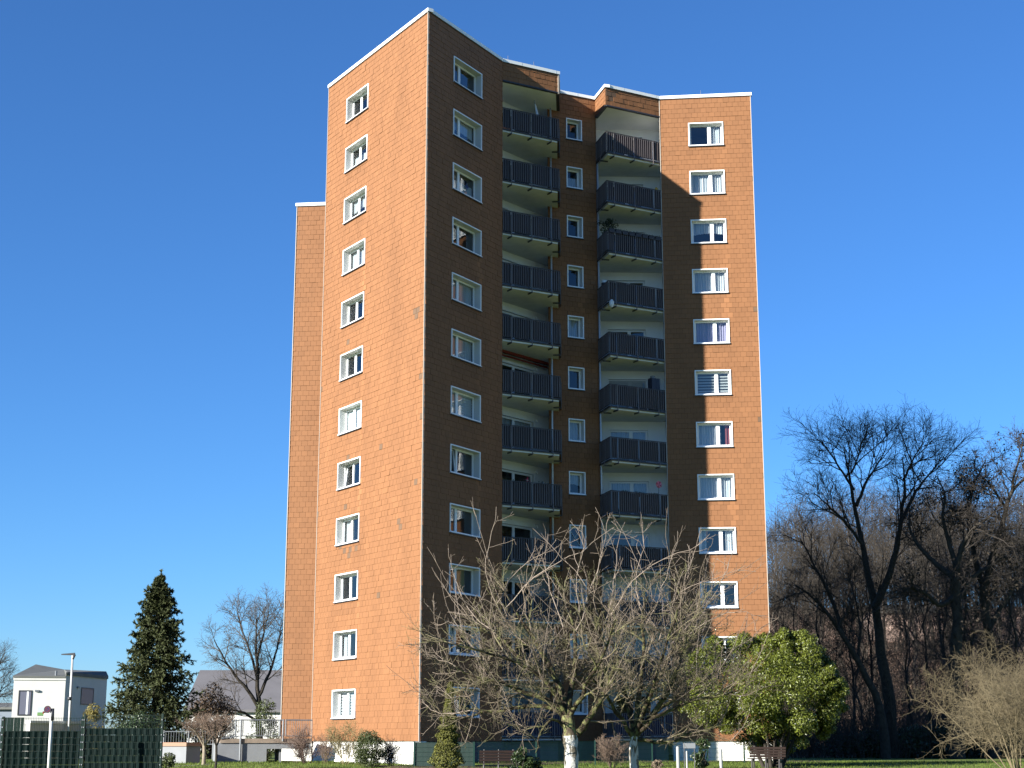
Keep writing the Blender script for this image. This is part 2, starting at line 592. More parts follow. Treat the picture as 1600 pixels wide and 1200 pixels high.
trim(fAB, fAB.L - .005, Z0 - .02, ZR - .2)
trim(fAB, 0.015, Z0 - .02, ZR - .2)
trim(fHI, fHI.L, Z0 - .02, ZR - .2)
trim(fW, 0.0, Z0 - .02, RHW + EYE - .2)
trim(fCD, fCD.L, FZ - .05, ZR - .2, .07)
trim(fHI, -.005, Z0, ZR - .2, .03)

for fr, s0, s1, ins in ((fAB, 0, fAB.L - .06, .06), (fBC, 0.06, fBC.L + .3, .06), (Fr(C_, D), .2, 3.2, .35), (fEF, .1, fEF.L, .06), (fGH, -.2, 3.3, .35), (fHI, 0, fHI.L - .05, .06), (fW, 0.05, fW.L, .06)):
    b = MB()
    b.box(s0, ins, -0.3, s1, ins + .3, Z0 - .012, M=fr.M())
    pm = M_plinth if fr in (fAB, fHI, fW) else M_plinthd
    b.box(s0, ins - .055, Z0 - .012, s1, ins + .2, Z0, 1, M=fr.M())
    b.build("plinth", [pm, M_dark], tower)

# ------------------------------------------------------------------ windows
WM = {}
BCR = 2.1           # turn added to the shaded wall's panes, so they don't mirror the sunlit wall


def rect_ring(b, x0, z0, x1, z1, w, y0, y1, mi=0):
    b.box(x0, y0, z0, x1, y1, z0 + w, mi)
    b.box(x0, y0, z1 - w, x1, y1, z1, mi)
    b.box(x0, y0, z0 + w, x0 + w, y1, z1 - w, mi)
    b.box(x1 - w, y0, z0 + w, x1, y1, z1 - w, mi)


def cached(key, fn):
    if key not in WM: WM[key] = fn()
    return WM[key]


def casing_mesh(W, Hh, rec, trimw, proud):
    b = MB()
    if trimw:
        rect_ring(b, -.02, -.02, W + .02, Hh + .02, trimw, -.05 - proud, -.02)
        rect_ring(b, -.004, -.004, W + .004, Hh + .004, .039 if trimw > .05 else .024, -.0195, rec, 1)
    # the room behind
    y0, y1 = rec + .07, rec + 1.8
    b.face([(0, y1, 0), (W, y1, 0), (W, y1, Hh), (0, y1, Hh)], 2)
    b.face([(0, y0, 0), (0, y1, 0), (0, y1, Hh), (0, y0, Hh)], 2)
    b.face([(W, y0, 0), (W, y1, 0), (W, y1, Hh), (W, y0, Hh)], 2)
    b.face([(0, y0, 0), (W, y0, 0), (W, y1, 0), (0, y1, 0)], 2)
    b.face([(0, y0, Hh), (W, y0, Hh), (W, y1, Hh), (0, y1, Hh)], 2)
    return b.mesh("window", [M_pvc, M_reveal, M_room])


def frame_mesh(W, Hh, rec, xm, low):
    b = MB()
    rect_ring(b, 0.015, 0.015, W - .015, Hh - .015, .05, rec, rec + .08)
    if xm: b.box(xm - .035, rec - .006, .06, xm + .035, rec + .07, Hh - .06)
    return b.mesh("frame", M_pvc)


def sash_mesh(w, h):
    b = MB()
    rect_ring(b, 0, 0, w, h, .06, -.012, .04)
    return b.mesh("sash", M_pvc)


def pane_mesh(w, h):
    b = MB()
    b.face([(.055, .012, .055), (w - .055, .012, .055), (w - .055, .012, h - .055), (.055, .012, h - .055)])
    return b.mesh("pane", M_glass)


def curtain_mesh(W, Hh, y, x0, x1, z0, z1, m, amp=.03, per=.13, drape=0.0):
    n = max(6, int((x1 - x0) * 40))
    V, Q = [], []
    ph = random.random() * 6
    for i in range(n + 1):
        x = x0 + (x1 - x0) * i / n
        yy = y + amp * math.sin(x / per * 6.283 + ph) + amp * .6 * math.sin(x / per * 2.7 + ph)
        bot = z0 + drape * math.sin((x - x0) / (x1 - x0) * math.pi)
        V += [(x, yy, bot), (x + amp * .4 * math.sin(x * 31), yy, z1)]
    for i in range(n): Q.append((2 * i, 2 * i + 2, 2 * i + 3, 2 * i + 1))
    return np_mesh("curtain", np.array(V), np.array(Q), m, smooth=True)


def blind_mesh(W, Hh, y, z0, m, step=.13, fill=.6):
    b = MB()
    z = Hh - .08
    while z > z0:
        b.box(.07, y, z - step * fill, W - .07, y + .006, z)
        z -= step
    return b.mesh("blind", m)


def covers(kind, W, Hh, rec, xm):
    y = rec + .16
    t, bt = Hh - .03, .03
    c = []
    if kind == 'sheer': c.append(curtain_mesh(W, Hh, y, .04, W - .04, bt, t, M_cur))
    elif kind == 'lavender': c.append(curtain_mesh(W, Hh, y, .04, W - .04, bt, t, M_curl))
    elif kind == 'half': c.append(curtain_mesh(W, Hh, y, .04, W - .04, Hh * .42, t, M_cur, drape=.1))
    elif kind == 'lower': c.append(curtain_mesh(W, Hh, y, .04, W - .04, bt, Hh * .62, M_cur))
    elif kind == 'left': c.append(curtain_mesh(W, Hh, y, .04, W * .38, bt, t, M_cur))
    elif kind == 'right': c.append(curtain_mesh(W, Hh, y, W * .55, W - .04, bt, t, M_cur))
    elif kind == 'sides':
        c.append(curtain_mesh(W, Hh, y, .04, W * .2, bt, t, M_cur))
        c.append(curtain_mesh(W, Hh, y, W * .72, W - .04, bt, t, M_cur))
    elif kind == 'redside':
        c.append(curtain_mesh(W, Hh, y, .04, W * .68, bt, t, M_cur))
        c.append(curtain_mesh(W, Hh, y, W * .80, W - .04, bt, t, M_curr))
    elif kind == 'yellow':
        c.append(curtain_mesh(W, Hh, y, xm or .04, W * .8, bt, t, M_cury))
    elif kind == 'zebra':
        c.append(blind_mesh(W, Hh, rec + .10, .05, M_blind))
        c.append(curtain_mesh(W, Hh, rec + .13, .05, W - .05, bt, t, M_cur, amp=.002))
    elif kind == 'darkzebra': c.append(blind_mesh(W, Hh, rec + .10, .05, M_shut, step=.15, fill=.55))
    elif kind == 'white': c.append(blind_mesh(W, Hh, rec + .10, .05, M_blind, step=.05, fill=.98))
    elif kind == 'shutter': c.append(blind_mesh(W, Hh, rec - .045, Hh * .45, M_shut, step=.06, fill=.86))
    return c


def window(fr, s0, z0, W, Hh, xm, kind, rec=.30, name="window", trimw=.055, tilt=False, sill=True):
    M = fr.M(s0, 0, z0)
    w = link(name, cached(('c', W, Hh, rec, trimw), lambda: casing_mesh(W, Hh, rec, trimw, .012)), tower, M)
    link("frame", cached(('f', W, Hh, rec, xm), lambda: frame_mesh(W, Hh, rec, xm, 0)), w)
    spans = [(0.06, xm - .03), (xm + .03, W - .06)] if xm else [(0.06, W - .06)]
    for i, (a, b) in enumerate(spans):
        sw, sh_ = b - a, Hh - .12
        R = Matrix.Translation((a, rec + .01, .06))
        if tilt and i == (0 if fr is not fHI else 1): R = R @ Matrix.Rotation(math.radians(-7), 4, 'X')
        link("sash", cached(('s', round(sw, 3), round(sh_, 3)), lambda: sash_mesh(sw, sh_)), w, R)
        if fr is fBC: R = R @ Matrix.Translation((sw / 2, 0, 0)) @ Matrix.Rotation(math.radians(BCR), 4, 'Z') @ Matrix.Translation((-sw / 2, 0, 0))
        link("pane", cached(('p', round(sw, 3), round(sh_, 3)), lambda: pane_mesh(sw, sh_)), w, R)
    if sill:
        link("sill", cached(('sill', W), lambda: sill_mesh(W)), w)
    for me in cached(('k', kind, W, Hh, rec, xm), lambda: covers(kind, W, Hh, rec, xm)):
        link(me.name.split('.')[0], me, w)
    return w


def sill_mesh(W):
    b = MB()
    b.box(-.035, -.105, -.035, W + .035, .28, -.004)
    b.box(-.03, -.095, -.075, W + .03, -.045, -.036, 1)
    return b.mesh("sill", [M_pvc, M_dark])


kAB = ['right', 'lower', 'half', 'sheer', 'right', 'right', 'white', 'dark', 'left', 'right', 'sides', 'zebra']
kBC = ['dark', 'half', 'lower', 'dark', 'sheer', 'sheer', 'zebra', 'dark', 'dark', 'yellow', 'left', 'dark']
kHI = ['right', 'sheer', 'half', 'sheer', 'lavender', 'darkzebra', 'redside', 'sheer', 'sides', 'dark', 'dark', 'dark']
kEF = ['dark', 'lower', 'dark', 'dark', 'sheer', 'dark', 'sheer', 'half', 'dark', 'dark', 'sheer', 'dark']
WH = round(ZH[0] - ZS[0], 4)
for k in range(12):
    window(fAB, 2.20, ZS[k], 2.36, WH, .95, kAB[k], tilt=k in (7,))
    window(fBC, 2.12, ZS[k], 2.47, WH, .98, kBC[k], tilt=k in (7, 10))
    window(fHI, 1.51, ZS[k], 1.79, WH, 1.07, kHI[k], rec=.22)
    w = window(fEF, 1.11, ZS[k] + .23, .89, round(WH - .14, 4), None, kEF[k], rec=.28)
    if k == 8:
        b = MB()
        b.bar((.1, .28, .1), (.79, .28, 1.0), .012, 4)
        b.bar((.1, .282, 1.0), (.79, .282, .1), .012, 4)
        b.build("muntin", M_pvc, w)
# a sticker on one pane, plants behind another
b = MB()
for j in range(8):
    a = j * math.pi / 4
    r = .17 if j % 2 == 0 else .09
    b.box(-.035, -.004, 0, .035, 0, r, M=Matrix.Translation((1.72, .30, .66)) @ Matrix.Rotation(a, 4, 'Y'))
M_stick = mat("window_sticker", (0.03, 0.06, 0.16), .6)
b.build("window_sticker", M_stick, tower, fBC.M(2.12, 0, ZS[2]))

# ------------------------------------------------------------------ loggias and balconies
fl = fLB; fr_ = fRB
sdL = [fLB.hit(760, 646)[0], fLB.hit(833.5, 658.5)[0]]
sdR = [fRB.hit(947.5, 437)[0], fRB.hit(1008, 438)[0]]
DH = 2.22
ZD = [ZH[k] - DH for k in range(12)]


def plaster_wall(fr, holes_, z0, z1):
    b = MB()
    ss = sorted({0, fr.L} | {h[0] for h in holes_} | {h[1] for h in holes_})
    zz = sorted({z0, z1} | {h[2] for h in holes_} | {h[3] for h in holes_})
    for s0, s1 in zip(ss, ss[1:]):
        for a, c in zip(zz, zz[1:]):
            if any(h[0] < (s0 + s1) / 2 < h[1] and h[2] < (a + c) / 2 < h[3] for h in holes_): continue
            b.face([fr.P(s0, 0, a), fr.P(s1, 0, a), fr.P(s1, 0, c), fr.P(s0, 0, c)])
    return b.build("loggia_wall", M_plaster, tower)


LS0, LW = 0.55, round(sdL[1] - 0.55, 3)
RS0, RWd = round(sdR[0], 3), round(sdR[1] - sdR[0], 3)
plaster_wall(fLB, [(LS0, LS0 + LW, ZD[k], ZH[k]) for k in range(12)], 0.3, FZ)
plaster_wall(fRB, [(RS0, RS0 + RWd, ZD[k], ZH[k]) for k in range(12)], 0.3, FZ)
side = MB()
LBe = LB0 + ldir * fLB.L
RBe = RB0 + rdir * fRB.L
for p, q in ((C_ + np.array([-.05, .12]), LB0), (E0 + np.array([0.02, 0.02]), E0 + np.array([0.35, 3.4])), (F_ + np.array([.03, .05]), RB0 + np.array([.0, .2])), (H + np.array([-.04, .04]), RBe + np.array([0.1, .3]))):
    f = Fr(p, q)
    side.face([f.P(0, 0, .3), f.P(f.L, 0, .3), f.P(f.L, 0, FZ), f.P(0, 0, FZ)])
side.build("loggia_wall", M_plaster, tower)

kL = ['dark', 'dark', 'dark', 'sheer', 'dark', 'dark', 'sheer', 'dark', 'dark', 'dark', 'dark', 'sheer']
kR = ['dark', 'dark', 'dark', 'dark', 'dark', 'shutter', 'sheer', 'sheer', 'right', 'dark', 'dark', 'dark']
for k in range(12):
    window(fLB, LS0, ZD[k], LW, DH, round(LW * .55, 3), kL[k], rec=.10, name="balcony_door", trimw=.04, sill=False)
    window(fRB, RS0, ZD[k], RWd, DH, round(RWd * .57, 3), kR[k], rec=.10, name="balcony_door", trimw=.04, sill=False)


def inset(poly, d):
    out = []
    n = len(poly)
    for i in range(n):
        a, b, c = (np.array(poly[(i + j) % n]) for j in (-1, 0, 1))
        u, v = (b - a) / np.hypot(*(b - a)), (c - b) / np.hypot(*(c - b))
        n1, n2 = np.array([-u[1], u[0]]), np.array([-v[1], v[0]])
        m = n1 + n2
        out.append(b + m * d / max(.25, m @ n1))
    return out


Lslab = [C_ + np.array([.03, .04]), D + np.array([-.07, .0]), E_ + np.array([-.10, -.02]), E0 + np.array([-.05, -.02]), LBe, LB0]
Rslab = [F_ + np.array([.08, .0]), G + np.array([.07, .09]), H + np.array([-.05, .05]), RBe, RB0]
slab_me = []
for poly in (Lslab, Rslab):
    b = MB()
    b.prism(poly, 0, .17)
    slab_me.append(b.mesh("balcony", M_slab))


def rail_parts(frs, posts, full):
    """meshes, height 0 = underside of the slab: rails, panels, posts, brackets and baluster places"""
    rail, pans, pos, brs, bal = MB(), [], [], [], []
    for fr, ps in zip(frs, posts):
        L_ = fr.L
        rail.box(0.0, -.03, 1.235, L_, .02, 1.275, M=fr.M())
        rail.box(0.0, -.02, .205, L_, .01, .235, M=fr.M())
        rail.box(0.0, -.025, .075, L_, .01, .16, M=fr.M())
        cuts = [0.02] + [p * L_ for p in ps] + [L_ - .02]
        for a, c in zip(cuts, cuts[1:]):
            b = MB()
            b.box(a + .022, .012, .25, c - .022, .020, 1.225, M=fr.M())
            pans.append(b.mesh("panel", M_panel))
        for p in ps:
            b = MB()
            b.box(p * L_ - .02, -.055, -.02, p * L_ + .02, -.031, 1.25, M=fr.M())
            pos.append(b.mesh("post", M_balu))
            b = MB()
            b.box(p * L_ - .03, -.04, -.075, p * L_ + .03, .36, -.02, M=fr.M())
            brs.append(b.mesh("bracket", M_dark))
        n = int(L_ / .125)
        for j in range(n + 1):
            s = (j + .5) * L_ / (n + 1)
            if all(abs(s - p * L_) > .04 for p in ps): bal.append((fr, s))
    return rail.mesh("railing", M_rail), pans, pos, brs, bal


PL = rail_parts([fCD, fDE], [[.155, .51, .86], [.5]], 1)
PR = rail_parts([fFG, fGH], [[.5], [.13, .5, .86]], 1)
bm_ = MB()
bm_.box(-.013, -.030, .236, .013, -.008, 1.234)
bal_me = bm_.mesh("baluster", M_balu)
rest = MB()
nb = 0
pan_blue = {}
order = sorted([(k, j) for k in range(12) for j in (0, 1)], key=lambda q: (q[0] > 8, -q[0], -q[1]))
BALC = {}
for k, j in order:
    parts = (PL, PR)[j]
    bc = link("balcony", slab_me[j], tower, Matrix.Translation((0, 0, ZB[k])))
    BALC[(k, j)] = bc
    link("railing", parts[0], bc)
    for me in parts[1]:
        if k == 11:
            if me.name not in pan_blue:
                c = me.copy(); c.materials[0] = M_panel2; pan_blue[me.name] = c
            me = pan_blue[me.name]
        link("panel", me, bc)
    for me in parts[2]: link("post", me, bc)
    for me in parts[3]: link("bracket", me, bc)
    for fr, s in parts[4]:
        nb += 1
        if nb <= 300: link("baluster", bal_me, bc, fr.M(s, 0, 0))
        else: rest.box(-.013, -.030, .236, .013, -.008, 1.234, M=Matrix.Translation((0, 0, ZB[k])) @ fr.M(s, 0, 0))
tag(rest.build("balusters", M_balu, tower), kind='stuff')
for poly in (Lslab, Rslab):
    b = MB(); b.prism(poly, FZ - .015, FZ + .2)
    b.build("loggia_ceiling", M_plaster, tower)


def pipe(x, y, z0, z1):
    b = MB()
    b.bar((x, y, z0), (x, y, z1), .05, 10)
    for z in np.arange(z0 + 1.2, z1, STO):
        b.bar((x, y, z), (x, y, z + .05), .062, 10)
    b.build("drainpipe", M_zinc, tower, smooth=True)


q = F_ + np.array([.07, -.10])
pipe(q[0], q[1], .1, ZB[0] + .25)
q = E0 + np.array([.17, -.13])
pipe(q[0], q[1], .1, FZ)
# lamps on the loggia walls
for k in range(12):
    b = MB()
    s, z = fLB.L * .66, ZH[k] + .12
    b.bar(fLB.P(s, .0, z), fLB.P(s, .10, z - .02), .07, 8)
    b.bar(fLB.P(s, .10, z - .02), fLB.P(s, .12, z - .14), .05, 8)
    b.build("wall_lamp", M_pvc, tower)
# awning cassette
b = MB()
b.box(.4, -.55, ZH[5] + .30, 4.6, -.38, ZH[5] + .45, M=fLB.M())
b.face([fLB.P(.4, .30, ZH[5] + .28), fLB.P(4.6, .30, ZH[5] + .28), fLB.P(4.6, .36, ZH[5] + .16), fLB.P(.4, .36, ZH[5] + .16)])
tag(b.build("awning", M_red, tower), "rolled red awning under a left balcony")

rods = []
for fr, s in ((fCD, .4), (fCD, 1.9), (fHI, 2.2), (fAB, 5.0)):
    b = MB(); b.bar(fr.P(s, -.15, ZR - .02), fr.P(s, -.15, ZR + .32), .012, 5); b.build("lightning_rod", M_galv, tower)

# ------------------------------------------------------------------ plants: growing branches
def spawn(rng, P, R, n, t0, t1, ang, av, flat=0.0):
    N, m1, _ = P.shape
    t = t0 + (t1 - t0) * (np.arange(n)[None, :] + rng.random((N, n))) / n
    f = t * (m1 - 1)
    i = np.clip(f.astype(int), 0, m1 - 2)
    fr = (f - i)[..., None]
    idx = np.arange(N)[:, None]
    p0, p1 = P[idx, i], P[idx, i + 1]
    pos = p0 + (p1 - p0) * fr
    T = p1 - p0
    T /= np.linalg.norm(T, axis=-1, keepdims=True) + 1e-9
    r = R[idx, i] * (1 - fr[..., 0]) + R[idx, i + 1] * fr[..., 0]
    ref = np.where(np.abs(T[..., 2:3]) > 0.9, np.array([1.0, 0, 0]), np.array([0, 0, 1.0]))
    U = np.cross(T, ref); U /= np.linalg.norm(U, axis=-1, keepdims=True) + 1e-9
    W = np.cross(T, U)
    az = rng.random((N, 1)) * 6.283 + np.arange(n)[None, :] * 2.4 + rng.normal(0, .4, (N, n))
    a = ang + rng.normal(0, av, (N, n))
    d = T * np.cos(a)[..., None] + (U * np.cos(az)[..., None] + W * np.sin(az)[..., None]) * np.sin(a)[..., None]
    return pos.reshape(-1, 3), d.reshape(-1, 3), r.reshape(-1), t.reshape(-1)


def extend(rng, st, d, L, r0, r1, m, wig, trop):
    N = len(st)
    P = np.zeros((N, m + 1, 3)); P[:, 0] = st
    d = d.copy()
    for k in range(m):
        d = d + rng.normal(0, wig, (N, 3)) + np.array(trop)[None, :] / m
        d /= np.linalg.norm(d, axis=1, keepdims=True) + 1e-9
        P[:, k + 1] = P[:, k] + d * (L / m)[:, None]
    t = np.linspace(0, 1, m + 1)[None, :]
    R = r0[:, None] * (1 - t) + r1[:, None] * t
    return P, R


def tubes(P, R, n):
    N, m1, _ = P.shape
    T = np.zeros_like(P)
    T[:, 1:-1] = P[:, 2:] - P[:, :-2] if m1 > 2 else T[:, 1:-1]
    T[:, 0] = P[:, 1] - P[:, 0]
    T[:, -1] = P[:, -1] - P[:, -2]
    T /= np.linalg.norm(T, axis=-1, keepdims=True) + 1e-9
    m = P[:, -1] - P[:, 0]
    ref = np.where(np.abs(m[:, 2:3]) > .8 * np.linalg.norm(m, axis=1, keepdims=True), np.array([1.0, 0, 0]), np.array([0, 0, 1.0]))
    U = np.cross(T, ref[:, None, :]); U /= np.linalg.norm(U, axis=-1, keepdims=True) + 1e-9
    W = np.cross(T, U)
    a = np.arange(n) * 2 * math.pi / n
    V = P[:, :, None, :] + R[:, :, None, None] * (U[:, :, None, :] * np.cos(a)[None, None, :, None] + W[:, :, None, :] * np.sin(a)[None, None, :, None])
    base = (np.arange(N) * m1 * n)[:, None, None]
    ring = (np.arange(m1 - 1) * n)[None, :, None]
    k = np.arange(n)[None, None, :]
    a0 = base + ring + k
    a1 = base + ring + (k + 1) % n
    Q = np.stack([a0, a1, a1 + n, a0 + n], -1).reshape(-1, 4)
    return V.reshape(-1, 3), Q


def join(parts):
    V, Q, o = [], [], 0
    for v, q in parts:
        V.append(v); Q.append(q + o); o += len(v)
    return np.concatenate(V), np.concatenate(Q)


def resample(pts, m):
    p = np.array([tuple(q) for q in pts], float)
    d = np.r_[0, np.cumsum(np.linalg.norm(np.diff(p, axis=0), axis=1))]
    t = np.linspace(0, d[-1], m + 1)
    out = np.stack([np.interp(t, d, p[:, c]) for c in range(3)], 1)
    k = out.copy()
    k[1:-1] = (out[:-2] + 2 * out[1:-1] + out[2:]) / 4
    return k


def limb(pts, r0, r1, m=8):
    return resample(pts, m)[None], np.linspace(r0, r1, m + 1)[None]


def grow(rng, P, R, levels, sides0=6):
    """levels: dicts; returns tube parts per level, 0 is the given limb(s)"""
    out = [[tubes(P, R, sides0)]]
    tips = []
    for lv in levels:
        st, d, rp, t = spawn(rng, P, R, lv['n'], lv.get('t0', .2), lv.get('t1', 1.0), lv['a'], lv.get('av', .2))
        L = lv['L'] * (1 + rng.normal(0, lv.get('lv', .25), len(st))).clip(.35, 1.9) * (1 - lv.get('sh', .4) * t)
        if 'floor' in lv:
            d[:, 2] = np.where(d[:, 2] < lv['floor'], np.abs(d[:, 2]) * .4, d[:, 2])
        r0 = np.minimum(rp * .75, lv['r'] * (.7 + .6 * rng.random(len(st))))
        P2, R2 = extend(rng, st, d, L, r0, np.maximum(r0 * lv.get('tp', .4), lv.get('rm', .003)), lv.get('m', 4), lv.get('w', .15), (0, 0, lv.get('up', 0)))
        out.append([tubes(P2, R2, lv.get('s', 3))])
        tips.append((P2, R2))
        if not lv.get('end'): P, R = P2, R2
    return out, tips


def merge_levels(trees, levels):
    return join([p for tr in trees for l in levels if l < len(tr) for p in tr[l]])


M_barkA = mat("apple_bark", (0.085, 0.064, 0.044), 0.9, var=0.35, scale=9, col2=(0.17, 0.17, 0.07), cov=(0.46, 0.6), spec=0.2, bump=0.6, bscale=25)
M_twigA = mat("apple_twig", (0.135, 0.105, 0.075), 0.75, var=0.3, scale=2.0, col2=(0.12, 0.112, 0.05), cov=(0.47, 0.62), spec=0.3)
M_shoot = mat("apple_shoot", (0.20, 0.155, 0.12), 0.6, var=0.25, scale=2.0, spec=0.35)
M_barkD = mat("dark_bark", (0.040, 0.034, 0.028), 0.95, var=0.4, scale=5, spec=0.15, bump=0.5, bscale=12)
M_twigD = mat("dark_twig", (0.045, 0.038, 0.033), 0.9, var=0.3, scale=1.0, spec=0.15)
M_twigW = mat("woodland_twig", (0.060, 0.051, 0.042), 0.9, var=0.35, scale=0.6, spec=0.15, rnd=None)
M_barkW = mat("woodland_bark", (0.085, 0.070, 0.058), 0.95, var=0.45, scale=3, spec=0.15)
M_wash = mat("whitewash", (0.44, 0.43, 0.405), 0.95, var=0.2, scale=5, col2=(0.10, 0.085, 0.06), cov=(0.50, 0.56), bump=0.9, bscale=22, stretch=(1.6, 1.6, .5))


def px_limb(pts, Y, r0, r1, m=8, dy=()):
    w = [at(x, y, Y + (dy[i] if i < len(dy) else 0)) for i, (x, y) in enumerate(pts)]
    return limb(w, r0, r1, m)


# ------------------------------------------------------------------ the two apple trees
def apple(Y, trunk, tr, wash_y, limbs, arcs, seed, label, shoots):
    rng = np.random.default_rng(seed)
    cx = at(*trunk[0], Y)
    root = empty("apple_tree", (cx.x, Y, gz(Y)))
    inv = np.array(root.location)
    # trunk: painted part and bare part are two meshes of one trunk
    pts = [at(x, y, Y) for x, y in trunk]
    pts = [Vector((pts[0].x + .02, Y, gz(Y) - .1))] + pts
    P, R = limb(pts, tr * 1.12, tr * .92, 14)
    P[0, :, :2] += rng.normal(0, tr * .05, (15, 2))
    R[0] *= 1 + rng.normal(0, .05, 15)
    zw = at(800, wash_y, Y).z
    V, Q = tubes(P, R, 14)
    V += rng.normal(0, .008, V.shape)
    zc = V[Q][:, :, 2].mean(1) + rng.normal(0, .05, len(Q))
    t = link("trunk", np_mesh("trunk", V - inv, Q, [M_barkA, M_wash], smooth=True, mi=(zc < zw).astype(int)), root)
    main, mid, fine, sh = [], [], [], []
    for pts, r0, r1, dep, dens in limbs:
        P, R = px_limb(pts, Y, r0, r1, 9, np.linspace(0, dep, len(pts)))
        P[0, 1:] += rng.normal(0, .03, (9, 3))
        main.append(tubes(P, R, 7))
        lv = [dict(n=int(8 * dens), L=1.35, r=.024, a=.80, av=.3, m=7, w=.11, up=.18, t0=.2, s=5, sh=.3, rm=.007, floor=-.35),
              dict(n=5, L=.80, r=.0110, a=.75, av=.35, m=6, w=.14, up=.16, t0=.12, s=4, sh=.35, rm=.005),
              dict(n=5, L=.44, r=.0062, a=.75, av=.35, m=4, w=.18, up=.15, t0=.1, s=3, sh=.3, rm=.004),
              dict(n=2, L=.13, r=.0050, a=.9, av=.4, m=2, w=.25, up=.1, t0=.15, s=3, rm=.004)]
        o, tips = grow(rng, P, R, lv, 7)
        main += o[0]; mid += o[1]; fine += o[2] + o[3] + o[4]
        # long upright water shoots from the outer wood
        for (PP, RR), n, Ls in ((tips[0], 1, 1.7), (tips[1], 1, .9)):
            keep = rng.random(len(PP)) < (shoots if Ls > 1 else shoots * .28)
            if keep.sum() == 0: continue
            st, d, rp, tt = spawn(rng, PP[keep], RR[keep], n, .3, 1, .7, .3)
            d[:, 2] = np.abs(d[:, 2]) + .35
            L = Ls * (1 + rng.normal(0, .4, len(st))).clip(.3, 2)
            P2, R2 = extend(rng, st, d, L, np.full(len(st), .0095), np.full(len(st), .0045), 8, .09, (0, 0, .35))
            sh.append(tubes(P2, R2, 3))
            st, d, rp, tt = spawn(rng, P2, R2, 4, .2, .95, .7, .3)
            P3, R3 = extend(rng, st, d, .22 * (1 + rng.normal(0, .5, len(st))).clip(.3, 2.5), np.full(len(st), .0055), np.full(len(st), .0035), 3, .15, (0, 0, .3))
            sh.append(tubes(P3, R3, 3))
    for pts, dep in arcs:
        P, R = px_limb(pts, Y, .017, .0055, 10, np.linspace(0, dep, len(pts)))
        P[0, 1:] += rng.normal(0, .025, (10, 3))
        o, tips = grow(rng, P, R, [dict(n=7, L=.75, r=.0085, a=.75, av=.3, m=6, w=.10, up=.25, t0=.12, s=4, sh=.35, rm=.005),
                                   dict(n=3, L=.24, r=.006, a=.75, av=.3, m=3, w=.14, up=.2, t0=.1, s=3, rm=.004)], 5)
        sh += o[0] + o[1] + o[2]
    for nm, pp, m_ in (("limb", main, M_barkA), ("branches", mid, M_twigA), ("twigs", fine, M_twigA), ("shoots", sh, M_shoot)):
        V, Q = join(pp)
        o = link(nm, np_mesh(nm, V - inv, Q, m_, smooth=True), root)
        if nm != "limb": tag(o, kind='stuff')
    tag(root, label, "tree", "old apple trees with whitewashed trunks")
    return root


apple(41.0, [(893, 1200), (892, 1160), (889, 1135), (887, 1118)], .185, 1152, [
    ([(898, 1150), (908, 1132), (928, 1112), (940, 1095), (952, 1065), (960, 1025)], .10, .03, -.5, 1.1),
    ([(887, 1122), (880, 1085), (862, 1040), (838, 1005), (810, 965), (795, 930)], .10, .022, .3, 1.2),
    ([(886, 1125), (860, 1095), (815, 1075), (765, 1065), (725, 1050)], .085, .02, -.3, 1.2),
    ([(888, 1122), (868, 1100), (830, 1100), (780, 1110), (735, 1118), (690, 1128)], .07, .016, .4, 1.1),
    ([(888, 1120), (893, 1070), (900, 1020), (896, 975), (885, 930)], .09, .02, .9, 1.1),
    ([(888, 1122), (855, 1060), (805, 1015), (760, 985), (730, 965)], .075, .018, 1.4, 1.1),
    ([(886, 1123), (870, 1080), (835, 1045), (790, 1030), (745, 1015), (715, 1010)], .07, .018, -1.4, 1.2),
    ([(890, 1120), (912, 1075), (935, 1040), (952, 1000), (962, 960)], .07, .018, -1.2, 1.0),
    ([(884, 1140), (866, 1118), (850, 1135), (838, 1160), (834, 1178)], .045, .012, -.7, .45),
], [
    ([(805, 985), (775, 945), (758, 905), (762, 850), (778, 792)], -.4), ([(775, 945), (795, 905), (830, 870), (868, 862), (888, 838)], .6),
    ([(790, 950), (830, 905), (872, 875), (920, 858), (958, 822)], -.9), ([(900, 985), (918, 930), (938, 880), (952, 800)], .3),
    ([(775, 990), (738, 962), (716, 925), (703, 868)], .7), ([(765, 1010), (722, 990), (690, 968), (662, 940)], -.8),
    ([(735, 1055), (700, 1035), (668, 1022), (640, 1005)], .2), ([(740, 1085), (700, 1092), (665, 1080), (645, 1058)], -.5),
    ([(880, 980), (862, 930), (850, 880), (858, 835)], 1.2), ([(830, 985), (815, 930), (838, 885), (845, 850)], -1.2),
    ([(735, 1110), (700, 1118), (672, 1108), (655, 1090)], .8), ([(905, 960), (900, 905), (912, 860), (908, 812)], -.6),
], 5, "large bare apple tree with the thick whitewashed trunk, spreading before the left balconies", .55)
